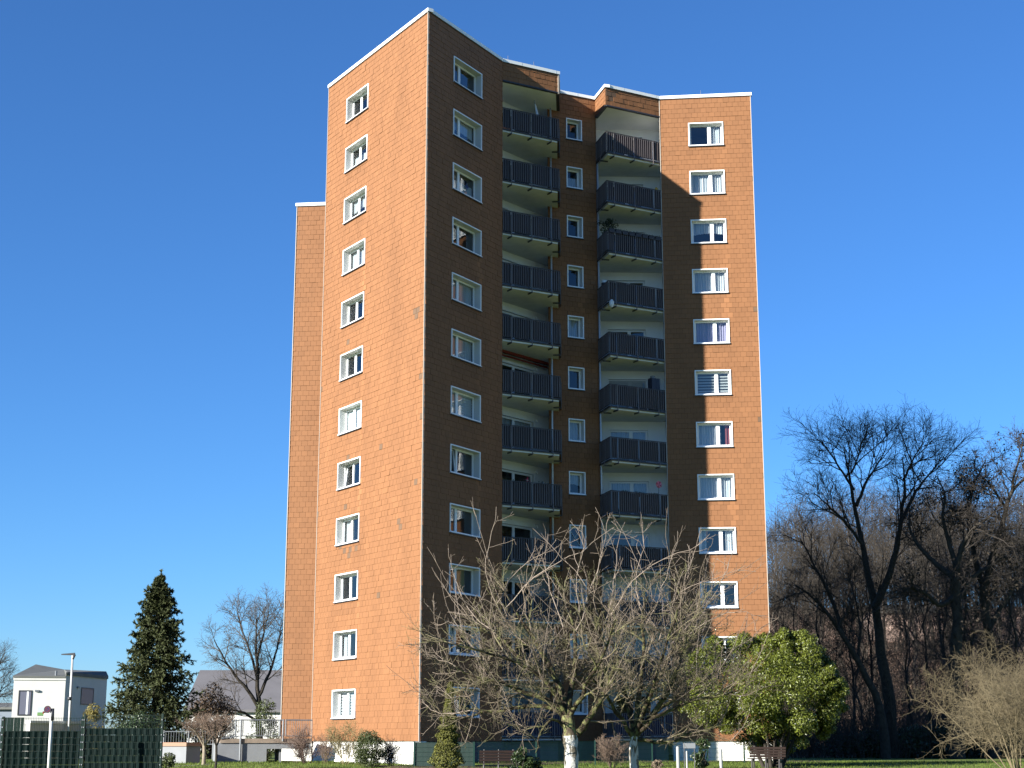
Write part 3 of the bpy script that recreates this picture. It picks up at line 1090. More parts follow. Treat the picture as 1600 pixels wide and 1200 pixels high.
apple(42.5, [(991, 1200), (990, 1165), (991, 1150)], .115, 1158, [
    ([(992, 1152), (1008, 1128), (1032, 1100), (1048, 1075), (1060, 1040), (1075, 985)], .085, .025, -.4, 1.2),
    ([(990, 1150), (996, 1110), (1003, 1060), (1006, 1010), (1003, 965), (1008, 930)], .08, .02, .4, 1.2),
    ([(989, 1152), (972, 1125), (955, 1095), (935, 1065), (910, 1040)], .07, .02, -.8, 1.2),
    ([(993, 1155), (1015, 1158), (1045, 1162), (1075, 1148), (1105, 1130)], .06, .014, -.3, .8),
    ([(991, 1152), (1020, 1115), (1062, 1085), (1100, 1060), (1135, 1040)], .07, .018, .5, 1.2),
    ([(991, 1150), (980, 1105), (968, 1050), (955, 1000), (940, 955)], .07, .018, 1.1, 1.1),
    ([(991, 1150), (1012, 1090), (1045, 1030), (1068, 975), (1082, 935)], .075, .018, 1.2, 1.2),
    ([(991, 1150), (1022, 1120), (1062, 1100), (1105, 1090), (1150, 1080)], .06, .015, -1.2, 1.1),
    ([(991, 1151), (1010, 1105), (1030, 1050), (1045, 1000), (1060, 950)], .065, .016, -1.3, 1.1),
], [
    ([(1010, 975), (1035, 920), (1048, 880), (1058, 828)], .4), ([(1030, 955), (1085, 912), (1130, 900), (1165, 885)], -.5),
    ([(1050, 1005), (1085, 965), (1110, 925), (1118, 882)], .8), ([(1065, 1000), (1105, 968), (1150, 955), (1195, 962)], -.9),
    ([(955, 960), (985, 910), (1035, 872), (1085, 858), (1110, 835)], -1.1), ([(945, 975), (960, 920), (962, 865), (975, 815)], .8),
    ([(1000, 950), (990, 900), (1008, 855), (1003, 815)], 1.1), ([(1085, 985), (1108, 940), (1130, 905), (1150, 850)], 1.0),
    ([(1100, 1062), (1140, 1020), (1175, 1000), (1200, 975)], .3), ([(1030, 1000), (1055, 940), (1062, 900), (1085, 870)], -.3),
    ([(935, 965), (925, 915), (940, 870), (955, 840)], -1.0),
], 9, "smaller bare apple tree with a slim whitewashed trunk before the right balconies", .6)


# ------------------------------------------------------------------ leaves
def leaf_mesh(name, C, N_, size, aspect, rng, mats, attr=0.25, fold=True):
    """one folded leaf (two triangles-quads) at each centre"""
    n = len(C)
    N_ = N_ / (np.linalg.norm(N_, axis=1, keepdims=True) + 1e-9)
    ref = rng.normal(0, 1, (n, 3))
    U = np.cross(N_, ref); U /= np.linalg.norm(U, axis=1, keepdims=True) + 1e-9
    W = np.cross(N_, U)
    s = (size * (1 + rng.normal(0, .25, n)).clip(.4, 1.8))[:, None]
    h = s * aspect
    V = np.stack([C - U * s * .5, C - W * h * .5 + N_ * h * .22, C + U * s * .5, C + W * h * .5 + N_ * h * .22], 1)
    i = np.arange(n)[:, None] * 4
    Q = np.concatenate([i + np.array([[0, 1, 2]]), i + np.array([[0, 2, 3]])])
    t = rng.normal(0, attr, n).clip(-.7, .9)
    return np_mesh(name, V.reshape(-1, 3), Q, mats, attr=np.r_[t, t])


def leafmat(name, col, rough=.45, spec=.5, tr=.25):
    return mat(name, col, rough, var=.2, scale=.8, tint=1.0, spec=spec, backface=tr)


M_laurel = leafmat("laurel_leaf", (0.112, 0.130, 0.018), .40, .5, .25)
M_conif = leafmat("spruce_needles", (0.052, 0.062, 0.022), .7, .3, .05)
M_thuja = leafmat("thuja_sprays", (0.085, 0.085, 0.015), .7, .3, .1)
M_ever = leafmat("evergreen_leaf", (0.060, 0.075, 0.022), .5, .5, .15)
M_ivy = leafmat("ivy_leaf", (0.035, 0.055, 0.018), .35, .6, .12)
M_yel = leafmat("yellowing_leaf", (0.22, 0.18, 0.05), .6, .4, .25)
M_dry = leafmat("dry_leaf", (0.028, 0.022, 0.016), .8, .2, .1)


def clumps(rng, n, f):
    """f(u, v, w) -> centre and radius; n clumps"""
    return [f(*rng.random(3)) for _ in range(n)]


def foliage(rng, blobs, per, shell=.55, up=.4):
    C, N_ = [], []
    for c, r in blobs:
        d = rng.normal(0, 1, (per, 3)); d /= np.linalg.norm(d, axis=1, keepdims=True)
        rad = shell + (1 - shell) * rng.random((per, 1)) ** .6
        C.append(np.array(c) + d * rad * np.array(r))
        N_.append(d + rng.normal(0, .55, (per, 3)) + np.array([0, 0, up]))
    return np.concatenate(C), np.concatenate(N_)


def bush(name, x, y, w, h, mat_, label, cat="shrub", seed=1, nb=40, per=160, size=.09, aspect=.5, stem=M_barkD, base=.1, dep=None, group=None, twig=None, shape=None):
    """leafy shrub: lumpy crown with a few stems"""
    rng = np.random.default_rng(seed)
    root = empty(name, (x, y, gz(y)))
    dep = dep or w
    bl = []
    for _ in range(nb):
        a, z = rng.random() * 6.283, rng.random()
        prof = shape(z) if shape else math.sqrt(max(.05, 1 - (2 * z - .95) ** 2))
        rr = rng.random() ** .4 * .82
        cr = (.12 + .10 * rng.random())
        bl.append(((math.cos(a) * rr * prof * w / 2, math.sin(a) * rr * prof * dep / 2, base + z * (h - base - cr * w * .5)), (cr * w, cr * dep, cr * min(w, h) * .9)))
    C, N_ = foliage(rng, bl, per)
    C = C[C[:, 2] > .03] if (C[:, 2] <= .03).any() else C
    N_ = N_[:len(C)]
    link("crown", leaf_mesh("crown", C, N_, size, aspect, rng, mat_), root)
    b = MB()
    for j in range(6):
        a = j * 1.05
        b.bar((math.cos(a) * .06 * w, math.sin(a) * .06 * w, -.05), (math.cos(a) * .25 * w, math.sin(a) * .25 * dep, h * .6), .03 * w ** .5, 5, r1=.012)
    link("stem", b.mesh("stem", stem), root)
    tag(root, label, cat, group)
    return root


def twig_shrub(name, x, y, h, spread, label, mat_, seed, n=14, dens=1.0, cat="shrub", r=.02, wide=0.0, group=None):
    rng = np.random.default_rng(seed)
    root = empty(name, (x, y, gz(y)))
    a = rng.random(n) * 6.283
    lean = rng.random(n) ** .7 * spread
    d = np.stack([np.cos(a) * lean, np.sin(a) * lean, np.ones(n)], 1)
    st = np.stack([np.cos(a) * .08 * h ** .5, np.sin(a) * .08 * h ** .5, np.full(n, -.05)], 1)
    P, R = extend(rng, st, d / np.linalg.norm(d, axis=1, keepdims=True), h * (.75 + .35 * rng.random(n)), np.full(n, r * h ** .5), np.full(n, .006), 7, .09, (0, 0, -.05))
    o, _ = grow(rng, P, R, [dict(n=int(8 * dens), L=h * .42, r=.012, a=.6 + wide, av=.25, m=5, w=.14, up=.2, t0=.15 + wide * .4, s=3, sh=.45, rm=.005),
                            dict(n=int(7 * dens), L=h * .20, r=.007, a=.65 + wide, av=.3, m=4, w=.18, up=.15, s=3, sh=.3, rm=.004),
                            dict(n=3 + int(wide * 6), L=h * .085, r=.005, a=.7 + wide * .5, av=.3, m=2, w=.2, s=3, rm=.0035)], 5)
    V, Q = join(o[0])
    link("stems", np_mesh("stems", V, Q, mat_, smooth=True), root)
    V, Q = join(o[1] + o[2] + o[3])
    link("twigs", np_mesh("twigs", V, Q, mat_), root)
    tag(root, label, cat, group)
    return root


# big laurel in front of the right wall
rng = np.random.default_rng(21)
LY = 66.0
lc = at(1208, 1190, LY)
laurel = empty("laurel_tree", (lc.x, LY, gz(LY)))
bl = []
SC_ = F * CP / (LY * CP)           # pixels per metre near the horizon
for px_, py_, rr, dd in [(1130, 1060, 45, 0), (1170, 1035, 45, .6), (1110, 1100, 38, -.4), (1150, 1105, 45, -1.2), (1195, 1075, 55, -1.4), (1240, 1030, 42, .2), (1255, 1010, 26, .5), (1240, 1065, 50, -1.2),
                         (1275, 1060, 42, .3), (1290, 1090, 32, 0), (1235, 1110, 50, -1.3), (1275, 1110, 38, .2), (1185, 1125, 40, -.8), (1155, 1015, 26, .8), (1215, 1040, 46, 1.5), (1190, 1010, 22, .8), (1215, 1020, 25, .2),
                         (1260, 1085, 45, 1.6), (1170, 1080, 45, 1.6), (1290, 1060, 22, -.2), (1300, 1100, 20, .4), (1125, 1030, 25, .6), (1230, 1000, 18, .3), (1268, 1030, 24, .1), (1100, 1075, 24, .3), (1215, 1135, 30, .5), (1305, 1078, 20, -.3), (1292, 1118, 22, .2), (1285, 1045, 20, .4), (1120, 1120, 26, .3), (1140, 1125, 24, -.5), (1100, 1045, 30, .2), (1090, 1105, 28, .3), (1115, 1010, 16, .5), (1175, 1150, 28, .6), (1250, 1145, 28, .3), (1220, 1160, 26, 1.2), (1195, 1165, 22, 1.0), (1285, 1135, 22, .8), (1310, 1098, 18, .6)]:
    p = at(px_, py_, LY + dd)
    rad = rr / SC_
    c = np.array(p) - np.array(laurel.location)
    for _ in range(9):
        d = rng.normal(0, 1, 3); d /= np.linalg.norm(d)
        bl.append((c + d * rad * .68 + np.array([0, 0, .1 * rad]), (rad * .46, rad * .46, rad * .40)))
C1, N1 = foliage(rng, bl, 400, .25, .45)
# sprigs pointing up and out round the outline
link("crown", leaf_mesh("crown", C1, N1, .102, .42, rng, M_laurel, .38), laurel)
b = [limb([laurel.location + Vector((q[0] * .15, q[1] * .15, -.1)) - laurel.location, Vector(q) * .45 + Vector((0, 0, .4)), Vector(q)], .09, .03, 6) for q in [(-2.2, .2, 2.4), (-1.0, .5, 3.6), (.4, .4, 3.8), (1.7, 0, 3.0), (2.0, .4, 1.8), (.9, -.6, 2.2), (-.6, -.7, 2.3)]]
V, Q = join([tubes(*q, 7) for q in b])
link("trunk", np_mesh("trunk", V, Q, M_barkD, smooth=True), laurel)
tag(laurel, "big glossy green laurel bush growing in front of the tower's right end", "laurel bush")

# tan twiggy shrub at the right edge
q = at(1592, 1190, 57)
twig_shrub("bare_shrub", q.x, 57, 4.2, .92, "big rounded bare shrub with dense tan twigs standing alone on the right", mat("tan_twig", (0.145, 0.115, 0.068), .8, var=.25, scale=1.2, spec=.25), 31, n=22, dens=1.4, r=.014, wide=.38)

# spruce on the left
def spruce():
    rng = np.random.default_rng(17)
    Y = 88.0
    top, base = at(239, 890, Y), at(237, 1170, Y)
    h = top.z - gz(Y)
    root = empty("spruce_tree", (base.x, Y, gz(Y)))
    V, Q = tubes(*limb([(0, 0, -.1), (0.03, 0, h * .5), (.05, 0, h)], .16, .012, 10), 8)
    link("trunk", np_mesh("trunk", V, Q, M_barkD, smooth=True), root)
    tips = [[], [], []]
    z = .6
    hb = h - .42
    while z < hb - .10:
        f = 1 - z / hb
        n = int(5 + 7 * f)
        a0 = rng.random() * 6.28
        for j in range(n):
            a = a0 + j * 6.283 / n + rng.normal(0, .2)
            wl = (2.95 * f ** .66 * min(1, .35 + f * 8) + .03) * (.70 + .42 * rng.random())
            if rng.random() < .15: wl *= .72
            if math.cos(a) < -.3 and z < 5.6: wl *= 1.08
            d = np.array([[math.cos(a), math.sin(a), .05 + .5 * (1 - f) ** 2]])
            P, R = extend(rng, np.array([[0, 0, z + rng.normal(0, .07)]]), d, np.array([wl]), np.array([.028]), np.array([.006]), 6, .05, (0, 0, -.32 if f > .25 else .1))
            P[0, -2:, 2] += .07 * wl
            tips[0 if wl > 1.5 else 1 if wl > .7 else 2].append((P, R))
        z += .20 + .26 * f * (.8 + .4 * rng.random())
    parts, segs = [], []
    for g, L1 in zip(tips, (.70, .42, .20)):
        P = np.concatenate([t[0] for t in g]); R = np.concatenate([t[1] for t in g])
        o, tp = grow(rng, P, R, [dict(n=18, L=L1, r=.008, a=.95, av=.25, m=3, w=.08, up=-.18, t0=.15, s=3, sh=.55, rm=.004)], 4)
        parts += o[0] + o[1]
        P2 = tp[0][0]
        segs += [P2, np.stack([P[:, i] for i in (3, 4, 5, 6)], 1)]
    V, Q = join(parts)
    link("branches", np_mesh("branches", V, Q, M_barkD), root)
    PP = np.concatenate(segs + [np.array([[(.05, 0, h - .75 + .25 * i) for i in range(4)]])] * 4)
    # needle brushes: thin spiky leaves along every side twig
    st, d, rp, t = spawn(rng, PP, np.full(PP.shape[:2], .02), 22, .05, 1.0, .80, .3)
    L = .135 * (1 + rng.normal(0, .25, len(st))).clip(.4, 1.6)
    side = np.cross(d, rng.normal(0, 1, d.shape)); side /= np.linalg.norm(side, axis=1, keepdims=True)
    wd = (L * .24)[:, None]
    V = np.stack([st - side * wd, st + side * wd, st + d * L[:, None]], 1).reshape(-1, 3)
    Q = np.arange(len(V)).reshape(-1, 3)
    link("crown", np_mesh("crown", V, Q, M_conif, attr=rng.normal(0, .25, len(Q)).clip(-.6, .9)), root)
    tag(root, "tall dark green spruce with drooping layered branches behind the green fence", "spruce tree")


spruce()


def thuja():
    rng = np.random.default_rng(4)
    Y = 61.0
    b = at(697, 1196, Y)
    h = at(700, 1068, Y).z - gz(Y)
    root = empty("thuja_tree", (b.x, Y, gz(Y)))
    n = 15000
    z = rng.random(n) ** .8
    w = np.interp(z, [0, .12, .3, .45, .7, .9, 1], [.40, .58, .50, .34, .24, .15, .03])
    lump = 1 + .22 * np.sin(z * 40 + 3 * np.sin(z * 13))
    a = rng.random(n) * 6.283
    rr = w * lump * (.45 + .6 * rng.random(n) ** .5)
    C = np.stack([np.cos(a) * rr + .14 * z, np.sin(a) * rr, z * h + .05], 1)
    N_ = np.stack([np.cos(a), np.sin(a), .2 + rng.normal(0, .4, n)], 1) + rng.normal(0, .6, (n, 3))
    link("crown", leaf_mesh("crown", C, N_, .085, .45, rng, M_thuja, .3), root)
    V, Q = tubes(*limb([(0, 0, -.1), (.02, 0, h * .5), (.14, 0, h * .95)], .06, .01, 6), 6)
    link("trunk", np_mesh("trunk", V, Q, M_barkD, smooth=True), root)
    tag(root, "slim yellow-green thuja column in front of the dark wall's green fence", "thuja")


thuja()


# ------------------------------------------------------------------ bare trees
BARE = [dict(n=8, L=.36, r=.045, a=.62, av=.2, m=6, w=.09, up=.22, t0=.22, s=5, sh=.5, rm=.012),
        dict(n=6, L=.21, r=.020, a=.66, av=.24, m=5, w=.11, up=.15, t0=.18, s=4, sh=.4, rm=.008),
        dict(n=5, L=.125, r=.010, a=.70, av=.28, m=4, w=.12, up=.12, t0=.12, s=3, sh=.3, rm=.006),
        dict(n=3, L=.070, r=.007, a=.70, av=.3, m=3, w=.12, up=.1, t0=.12, s=3, sh=.3, rm=.005)]


def scaled(levels, h, rs=1.0, **k):
    out = []
    for i, l in enumerate(levels):
        d = dict(l); d['L'] = l['L'] * h; d['r'] = l['r'] * rs
        for key, v in k.items(): d[key] = v[i] if isinstance(v, (list, tuple)) else v
        out.append(d)
    return out


def bare_tree(name, Y, limbs, levels, seed, label, bark, twig, cat="tree", leaves=None, group=None, x0=None):
    """limbs: list of (pixel points, r0, r1, depth); the first is the trunk"""
    rng = np.random.default_rng(seed)
    p0 = at(*limbs[0][0][0], Y)
    root = empty(name, (p0.x, Y, hill(p0.x, Y)))
    inv = np.array(root.location)
    tr, tw, lv = [], [], []
    for i, (pts, r0, r1, dep) in enumerate(limbs):
        w = [at(x, y, Y + dep * j / max(1, len(pts) - 1)) for j, (x, y) in enumerate(pts)]
        if i == 0: w = [Vector((w[0].x, Y, root.location.z - .2))] + w
        P, R = limb(w, r0, r1, 12)
        P[0, 1:] += rng.normal(0, .05 * r0 * 3, (12, 3))
        L2 = [dict(l) for l in levels]
        if i == 0: L2[0]['t0'] = .45
        o, tips = grow(rng, P, R, L2, 8)
        tr += o[0]
        for q in o[1:]: tw += q
        if leaves:
            for t in tips[-2:]: lv.append(t[0][:, -1])
    V, Q = join(tr)
    link("trunk", np_mesh("trunk", V - inv, Q, bark, smooth=True), root)
    V, Q = join(tw)
    link("crown", np_mesh("crown", V - inv, Q, twig), root)
    if leaves:
        C = np.concatenate(lv)
        C = C[rng.random(len(C)) < leaves] - inv
        C = np.repeat(C, 4, 0) + rng.normal(0, .16, (len(C) * 4, 3))
        link("foliage", leaf_mesh("foliage", C, rng.normal(0, 1, C.shape), .16, .6, rng, M_dry), root)
    tag(root, label, cat, group)
    return root


bare_tree("bare_tree", 92.0, [
    ([(1393, 1125), (1384, 1060), (1372, 985), (1358, 905), (1345, 850), (1336, 790), (1327, 740), (1320, 705)], .42, .035, 1.0),
    ([(1366, 950), (1388, 905), (1402, 850), (1410, 795), (1414, 750), (1410, 715)], .24, .03, -1.5),
    ([(1347, 850), (1320, 815), (1295, 790), (1272, 770)], .11, .025, -2.0),
    ([(1338, 790), (1352, 755), (1372, 725), (1385, 700)], .11, .02, 1.5),
    ([(1406, 820), (1432, 765), (1458, 735), (1472, 712)], .12, .02, 2.0),
    ([(1334, 765), (1305, 720), (1285, 690)], .09, .02, 2.0),
    ([(1412, 750), (1428, 715), (1440, 695)], .08, .02, -1.0),
    ([(1330, 740), (1340, 715), (1345, 695)], .07, .02, -1.0),
], scaled(BARE, 7.8), 41, "tallest bare dark tree right of the tower with a slender forked trunk", M_barkD, M_twigD)
bare_tree("bare_tree", 89.0, [
    ([(1381, 1122), (1362, 1070), (1338, 1030), (1315, 990), (1295, 955), (1272, 930), (1240, 912)], .30, .04, -1.0),
    ([(1318, 996), (1305, 950), (1285, 905), (1265, 870), (1250, 840)], .14, .03, 1.0),
    ([(1340, 1035), (1345, 985), (1338, 940), (1325, 900)], .10, .02, 1.0),
], scaled(BARE, 7.0), 43, "dark bare tree leaning left towards the tower behind the laurel", M_barkD, M_twigD)
bare_tree("oak_tree", 88.0, [
    ([(1492, 1110), (1494, 1040), (1496, 985), (1492, 930), (1494, 895)], .44, .26, 0),
    ([(1493, 930), (1468, 950), (1446, 925), (1420, 918), (1404, 928)], .17, .05, -1.5),
    ([(1493, 905), (1460, 880), (1436, 855), (1418, 820), (1425, 790)], .18, .03, 1.5),
    ([(1494, 900), (1500, 855), (1520, 825), (1545, 808), (1560, 790)], .18, .03, -1.5),
    ([(1495, 895), (1485, 850), (1470, 812), (1480, 775), (1465, 745)], .17, .03, 0),
    ([(1495, 940), (1520, 900), (1550, 880), (1585, 865)], .16, .04, 1.5),
    ([(1498, 870), (1515, 830), (1510, 790), (1520, 760)], .12, .03, 2.0),
], scaled(BARE, 6.5, w=[.26, .26, .24, .2]), 45, "dark oak with thick twisted limbs and a few withered leaves at the wood's edge", M_barkD, M_twigD, leaves=.05)
bare_tree("oak_tree", 90.0, [
    ([(1548, 1090), (1549, 1010), (1540, 960), (1535, 915)], .36, .22, 0),
    ([(1536, 920), (1555, 850), (1575, 790), (1590, 730), (1600, 690)], .22, .03, -1.0),
    ([(1536, 915), (1520, 860), (1512, 810), (1520, 760), (1540, 720)], .18, .03, 1.0),
    ([(1545, 985), (1575, 930), (1600, 890), (1625, 850)], .16, .03, 1.0),
    ([(1572, 795), (1550, 760), (1530, 740)], .09, .02, -1.0),
    ([(1580, 770), (1605, 740), (1625, 720)], .10, .02, 1.0),
], scaled(BARE, 6.5, w=[.22, .24, .22, .2]), 47, "dark leafy-topped oak at the right edge, behind the tan shrub", M_barkD, M_twigD, leaves=.07)
bare_tree("bare_tree", 104.0, [
    ([(404, 1160), (405, 1110), (402, 1060), (400, 1010), (402, 965)], .24, .03, 0),
    ([(404, 1105), (385, 1075), (362, 1050), (345, 1020), (335, 1000)], .14, .03, -1.5),
    ([(403, 1090), (422, 1050), (434, 1010), (440, 975)], .12, .025, 1.5),
    ([(402, 1060), (390, 1015), (376, 980), (370, 955)], .10, .02, 1.0),
    ([(404, 1130), (380, 1112), (352, 1108), (330, 1112)], .10, .025, -2.0),
    ([(401, 1030), (412, 990), (420, 955)], .09, .02, -1.0),
], scaled(BARE, 5.2), 51, "bare tree with upswept branches standing beside the tower's left corner", M_barkD, mat("grey_twig", (0.085, 0.070, 0.058), .9, var=.3, scale=1, spec=.15))
bare_tree("bare_tree", 150.0, [
    ([(-22, 1150), (-20, 1080), (-18, 1020)], .3, .06, 0),
    ([(-20, 1090), (-6, 1050), (4, 1025)], .14, .03, 0),
    ([(-20, 1070), (-8, 1090), (6, 1075)], .12, .03, 1),
], scaled(BARE, 6.0), 53, "bare grey tree cut by the picture's left edge beyond the white house", M_barkD, M_twigW)

# the wood on the bank: separate trees from a few models
def model_tree(seed, h, kind):
    rng = np.random.default_rng(seed)
    lean = rng.normal(0, .04, 2)
    P, R = limb([(0, 0, -.3), (lean[0] * h * .5, lean[1] * h * .5, h * .5), (lean[0] * h, lean[1] * h, h * .97)], .011 * h, .02, 10)
    P[0, 1:, :2] += rng.normal(0, .012 * h, (10, 2))
    lv = scaled(BARE, h * (.62 if kind else .85), .8)
    lv[0]['t0'] = .28; lv[0]['n'] = 15 if kind else 12
    lv[0]['a'] = .5 if kind else .8
    for q in lv: q['s'] = 3
    lv[1]['n'], lv[2]['n'], lv[3]['n'] = 6, 5, 4
    o, _ = grow(rng, P, R, lv, 6)
    V, Q = join(o[0]); t = np_mesh("trunk", V, Q, M_barkW, smooth=True)
    V, Q = join([p for q in o[1:] for p in q]); c = np_mesh("crown", V, Q, M_twigW)
    return t, c


models = [model_tree(60 + i, 13, i % 2) for i in range(5)]
rng = np.random.default_rng(70)
dark_me = {}
DKX = [1222, 1255, 1300, 1330, 1425, 1450, 1512, 1530, 1570, 1592, 1618, 1480, 1275, 1370]
NTH = "first second third fourth fifth sixth seventh eighth ninth tenth eleventh twelfth thirteenth fourteenth".split()
WOODL = ["slender bare tree in the sunlit wood on the bank behind the tower", "bare spreading tree in the sunlit wood on the bank behind the tower"]
spots = []
dark = []
for i, (px_, Y_, s_) in enumerate([(1222, 100, .70), (1255, 104, .82), (1300, 98, .62), (1330, 106, .9), (1425, 97, .72), (1450, 103, .95), (1512, 98, .9), (1530, 106, 1.05), (1570, 100, .85), (1592, 95, .95), (1618, 104, 1.1), (1480, 106, .9), (1275, 108, .95), (1370, 107, .95)]):
    x_ = at(px_, 1150, Y_).x
    root = empty("shaded_tree", (x_, Y_, hill(x_, Y_)), rng.random() * 6.28)
    root.scale = (s_, s_, s_)
    k = i % 5
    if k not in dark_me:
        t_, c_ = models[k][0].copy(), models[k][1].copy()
        t_.materials[0] = M_barkD; c_.materials[0] = M_twigD  # darker copies of the wood's trees, the tower's shade put into their colour
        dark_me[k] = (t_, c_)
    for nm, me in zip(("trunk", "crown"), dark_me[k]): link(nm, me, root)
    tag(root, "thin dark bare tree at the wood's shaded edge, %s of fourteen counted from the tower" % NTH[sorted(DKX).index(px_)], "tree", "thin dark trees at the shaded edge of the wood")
for i in range(60):
    Y = 112 + 60 * (i / 60) + rng.normal(0, 2)
    x = (1190 + (i * 67.3) % 460 + rng.normal(0, 8) - 800) / F * (Y * CP + 5)
    spots.append((x, Y))
for i, (x, Y) in enumerate(spots):
    k = int(rng.integers(0, 5))
    root = empty("woodland_tree", (x, Y, hill(x, Y)), rng.random() * 6.28)
    s = .75 + .45 * rng.random()
    root.scale = (s, s, s)
    for nm, me in zip(("trunk", "crown"), models[k]): link(nm, me, root)
    tag(root, WOODL[1 - k % 2], "tree", ("slender" if k % 2 else "spreading") + " bare trees of the wood on the bank")

# beyond them the wood reads as one mass
rng = np.random.default_rng(75)
P, R = limb([(0, 0, -.3), (.2, 0, 6.5), (0, .2, 12.5)], .14, .03, 6)
lv = scaled(BARE, 9.5, 1.0)[:3]
lv[0]['t0'], lv[0]['n'], lv[1]['n'], lv[2]['n'] = .22, 16, 6, 4
for q in lv: q['s'], q['m'] = 3, 3
lv[2]['rm'] = .012
o, _ = grow(rng, P, R, lv, 5)
LV, LQ = join([p for q in o for p in q])
parts = []
for i in range(95):
    Yf = 172 + 95 * (i / 95) + rng.normal(0, 3)
    xf = (1195 + (i * 97.7) % 450 - 800) / F * (Yf * CP + 8)
    an, s_ = rng.random() * 6.28, .75 + .5 * rng.random()
    ca, sa = math.cos(an) * s_, math.sin(an) * s_
    parts.append((np.stack([LV[:, 0] * ca - LV[:, 1] * sa + xf, LV[:, 0] * sa + LV[:, 1] * ca + Yf, LV[:, 2] * s_ + hill(xf, Yf)], 1), LQ))
V, Q = join(parts)
tag(link("far_woodland", np_mesh("far_woodland", V, Q, M_twigW)), kind='stuff')
# undergrowth of the wood: one mass of stems and brush
rng = np.random.default_rng(77)
parts = []
n = 5200
Y = 90 + 58 * rng.random(n)
x = ((1200 + 480 * rng.random(n)) - 800) / F * Y
z = np.array([hill(a, b) for a, b in zip(x, Y)])
d = np.stack([rng.normal(0, .22, n), rng.normal(0, .22, n), np.ones(n)], 1)
L = 1.2 + 4.2 * rng.random(n) ** 2
P, R = extend(rng, np.stack([x, Y, z - .1], 1), d, L, .012 + .012 * rng.random(n), np.full(n, .006), 4, .12, (0, 0, 0))
st, dd, rp, t = spawn(rng, P, R, 6, .15, 1, .7, .3)
P2, R2 = extend(rng, st, dd, .75 * (1 + rng.normal(0, .4, len(st))).clip(.2, 2), np.full(len(st), .009), np.full(len(st), .005), 3, .2, (0, 0, .2))
V, Q = join([tubes(P, R, 3), tubes(P2, R2, 3)])
tag(link("undergrowth", np_mesh("undergrowth", V, Q, M_twigW)), kind='stuff')

# ------------------------------------------------------------------ small shrubs along the tower
def pollard(px_, ytop, Y, hw, label, seed, mat_, rt):
    rng = np.random.default_rng(seed)
    b = at(px_, 1190, Y)
    root = empty("pollarded_tree", (b.x, Y, gz(Y)))
    hf = (at(px_, 1165, Y).z - gz(Y))
    h = at(px_, ytop, Y).z - gz(Y)
    P, R = limb([(0, 0, -.1), (.02, 0, hf * .6), (.0, 0, hf)], rt, rt * .9, 6)
    main = [tubes(P, R, 8)]
    fine = []
    for j in range(7):
        a = j * .9 + .2
        Pl, Rl = limb([(0, 0, hf - .05), (math.cos(a) * hw * .3, math.sin(a) * hw * .3, hf + (h - hf) * .3), (math.cos(a) * hw * .65, math.sin(a) * hw * .65, hf + (h - hf) * .62)], rt * .5, .02, 6)
        main.append(tubes(Pl, Rl, 5))
        o, _ = grow(rng, Pl, Rl, [dict(n=9, L=hw * .6, r=.012, a=.7, av=.3, m=4, w=.2, up=.3, t0=.3, s=3, rm=.006), dict(n=6, L=hw * .32, r=.008, a=.7, av=.3, m=3, w=.2, up=.2, s=3, rm=.005), dict(n=4, L=hw * .16, r=.006, a=.7, av=.3, m=2, w=.2, s=3, rm=.004)], 5)
        fine += o[1] + o[2] + o[3]
    V, Q = join(main); link("trunk", np_mesh("trunk", V, Q, mat_, smooth=True), root)
    V, Q = join(fine); link("twigs", np_mesh("twigs", V, Q, M_tanp), root)
    tag(root, label, "tree")


M_tanp = mat("pollard_twig", (0.17, 0.12, 0.09), .85, var=.25, scale=1.5, spec=.2)
pollard(318, 1112, 69, 1.05, "small round-headed pollard with a pale trunk before the white ramp wall", 81, mat("pale_bark", (0.22, 0.18, 0.13), .9, var=.2, scale=6), .085)
pollard(337, 1105, 63, .75, "slim dark-stemmed young tree beside the pale pollard", 82, M_barkD, .05)
q = at(478, 1190, 71); twig_shrub("bare_shrub", q.x, 71, 1.35, .7, "low bare reddish-brown shrub at the foot of the tower's left corner", mat("reddish_twig", (0.15, 0.10, 0.08), .85, var=.2, scale=2), 83, n=16, r=.012)
q = at(508, 1192, 70); twig_shrub("bare_shrub", q.x, 70, 1.15, .6, "thin bare shrub against the white plinth, next to the reddish one", M_tanp, 84, n=9, dens=.8, r=.01)
q = at(540, 1192, 69); twig_shrub("bare_shrub", q.x, 69, 1.5, .5, "yellowish bare shrub leaning on the round evergreen under the plinth", mat("olive_twig", (0.17, 0.14, 0.06), .85, var=.2, scale=2), 85, n=12, r=.011)
q = at(576, 1195, 66.5); bush("evergreen_bush", q.x, 66.5, 1.55, 1.45, M_ever, "round clipped evergreen bush before the sunlit white plinth", seed=86, nb=46, per=210, size=.06)
q = at(612, 1195, 67.6); twig_shrub("bare_shrub", q.x, 67.6, 1.0, .6, "small dark bare shrub right of the round evergreen", M_barkD, 87, n=10, r=.012)
q = at(812, 1195, 59.5); bush("ivy_bush", q.x, 59.5, 1.15, 1.0, M_ivy, "leafy yellow-green climbing bush beside the left bench", seed=88, nb=20, per=130, size=.10)
q = at(833, 1195, 59.8); bush("ivy_bush", q.x, 59.8, .9, .75, M_ever, "low leafy bush between the left bench and the thick white trunk", seed=89, nb=18, per=110, size=.09)
q = at(957, 1192, 66); twig_shrub("bare_shrub", q.x, 66, 1.15, .5, "brushy brown shrub between the two white trunks", M_tanp, 90, n=14, r=.01)
q = at(1028, 1196, 64); bush("dry_clump", q.x, 64, .55, .4, mat("dry_straw", (0.16, 0.12, 0.08), .9, tint=1.0), "small round dry plant clump right of the slim white trunk", cat="plant", seed=91, nb=14, per=90, size=.06)
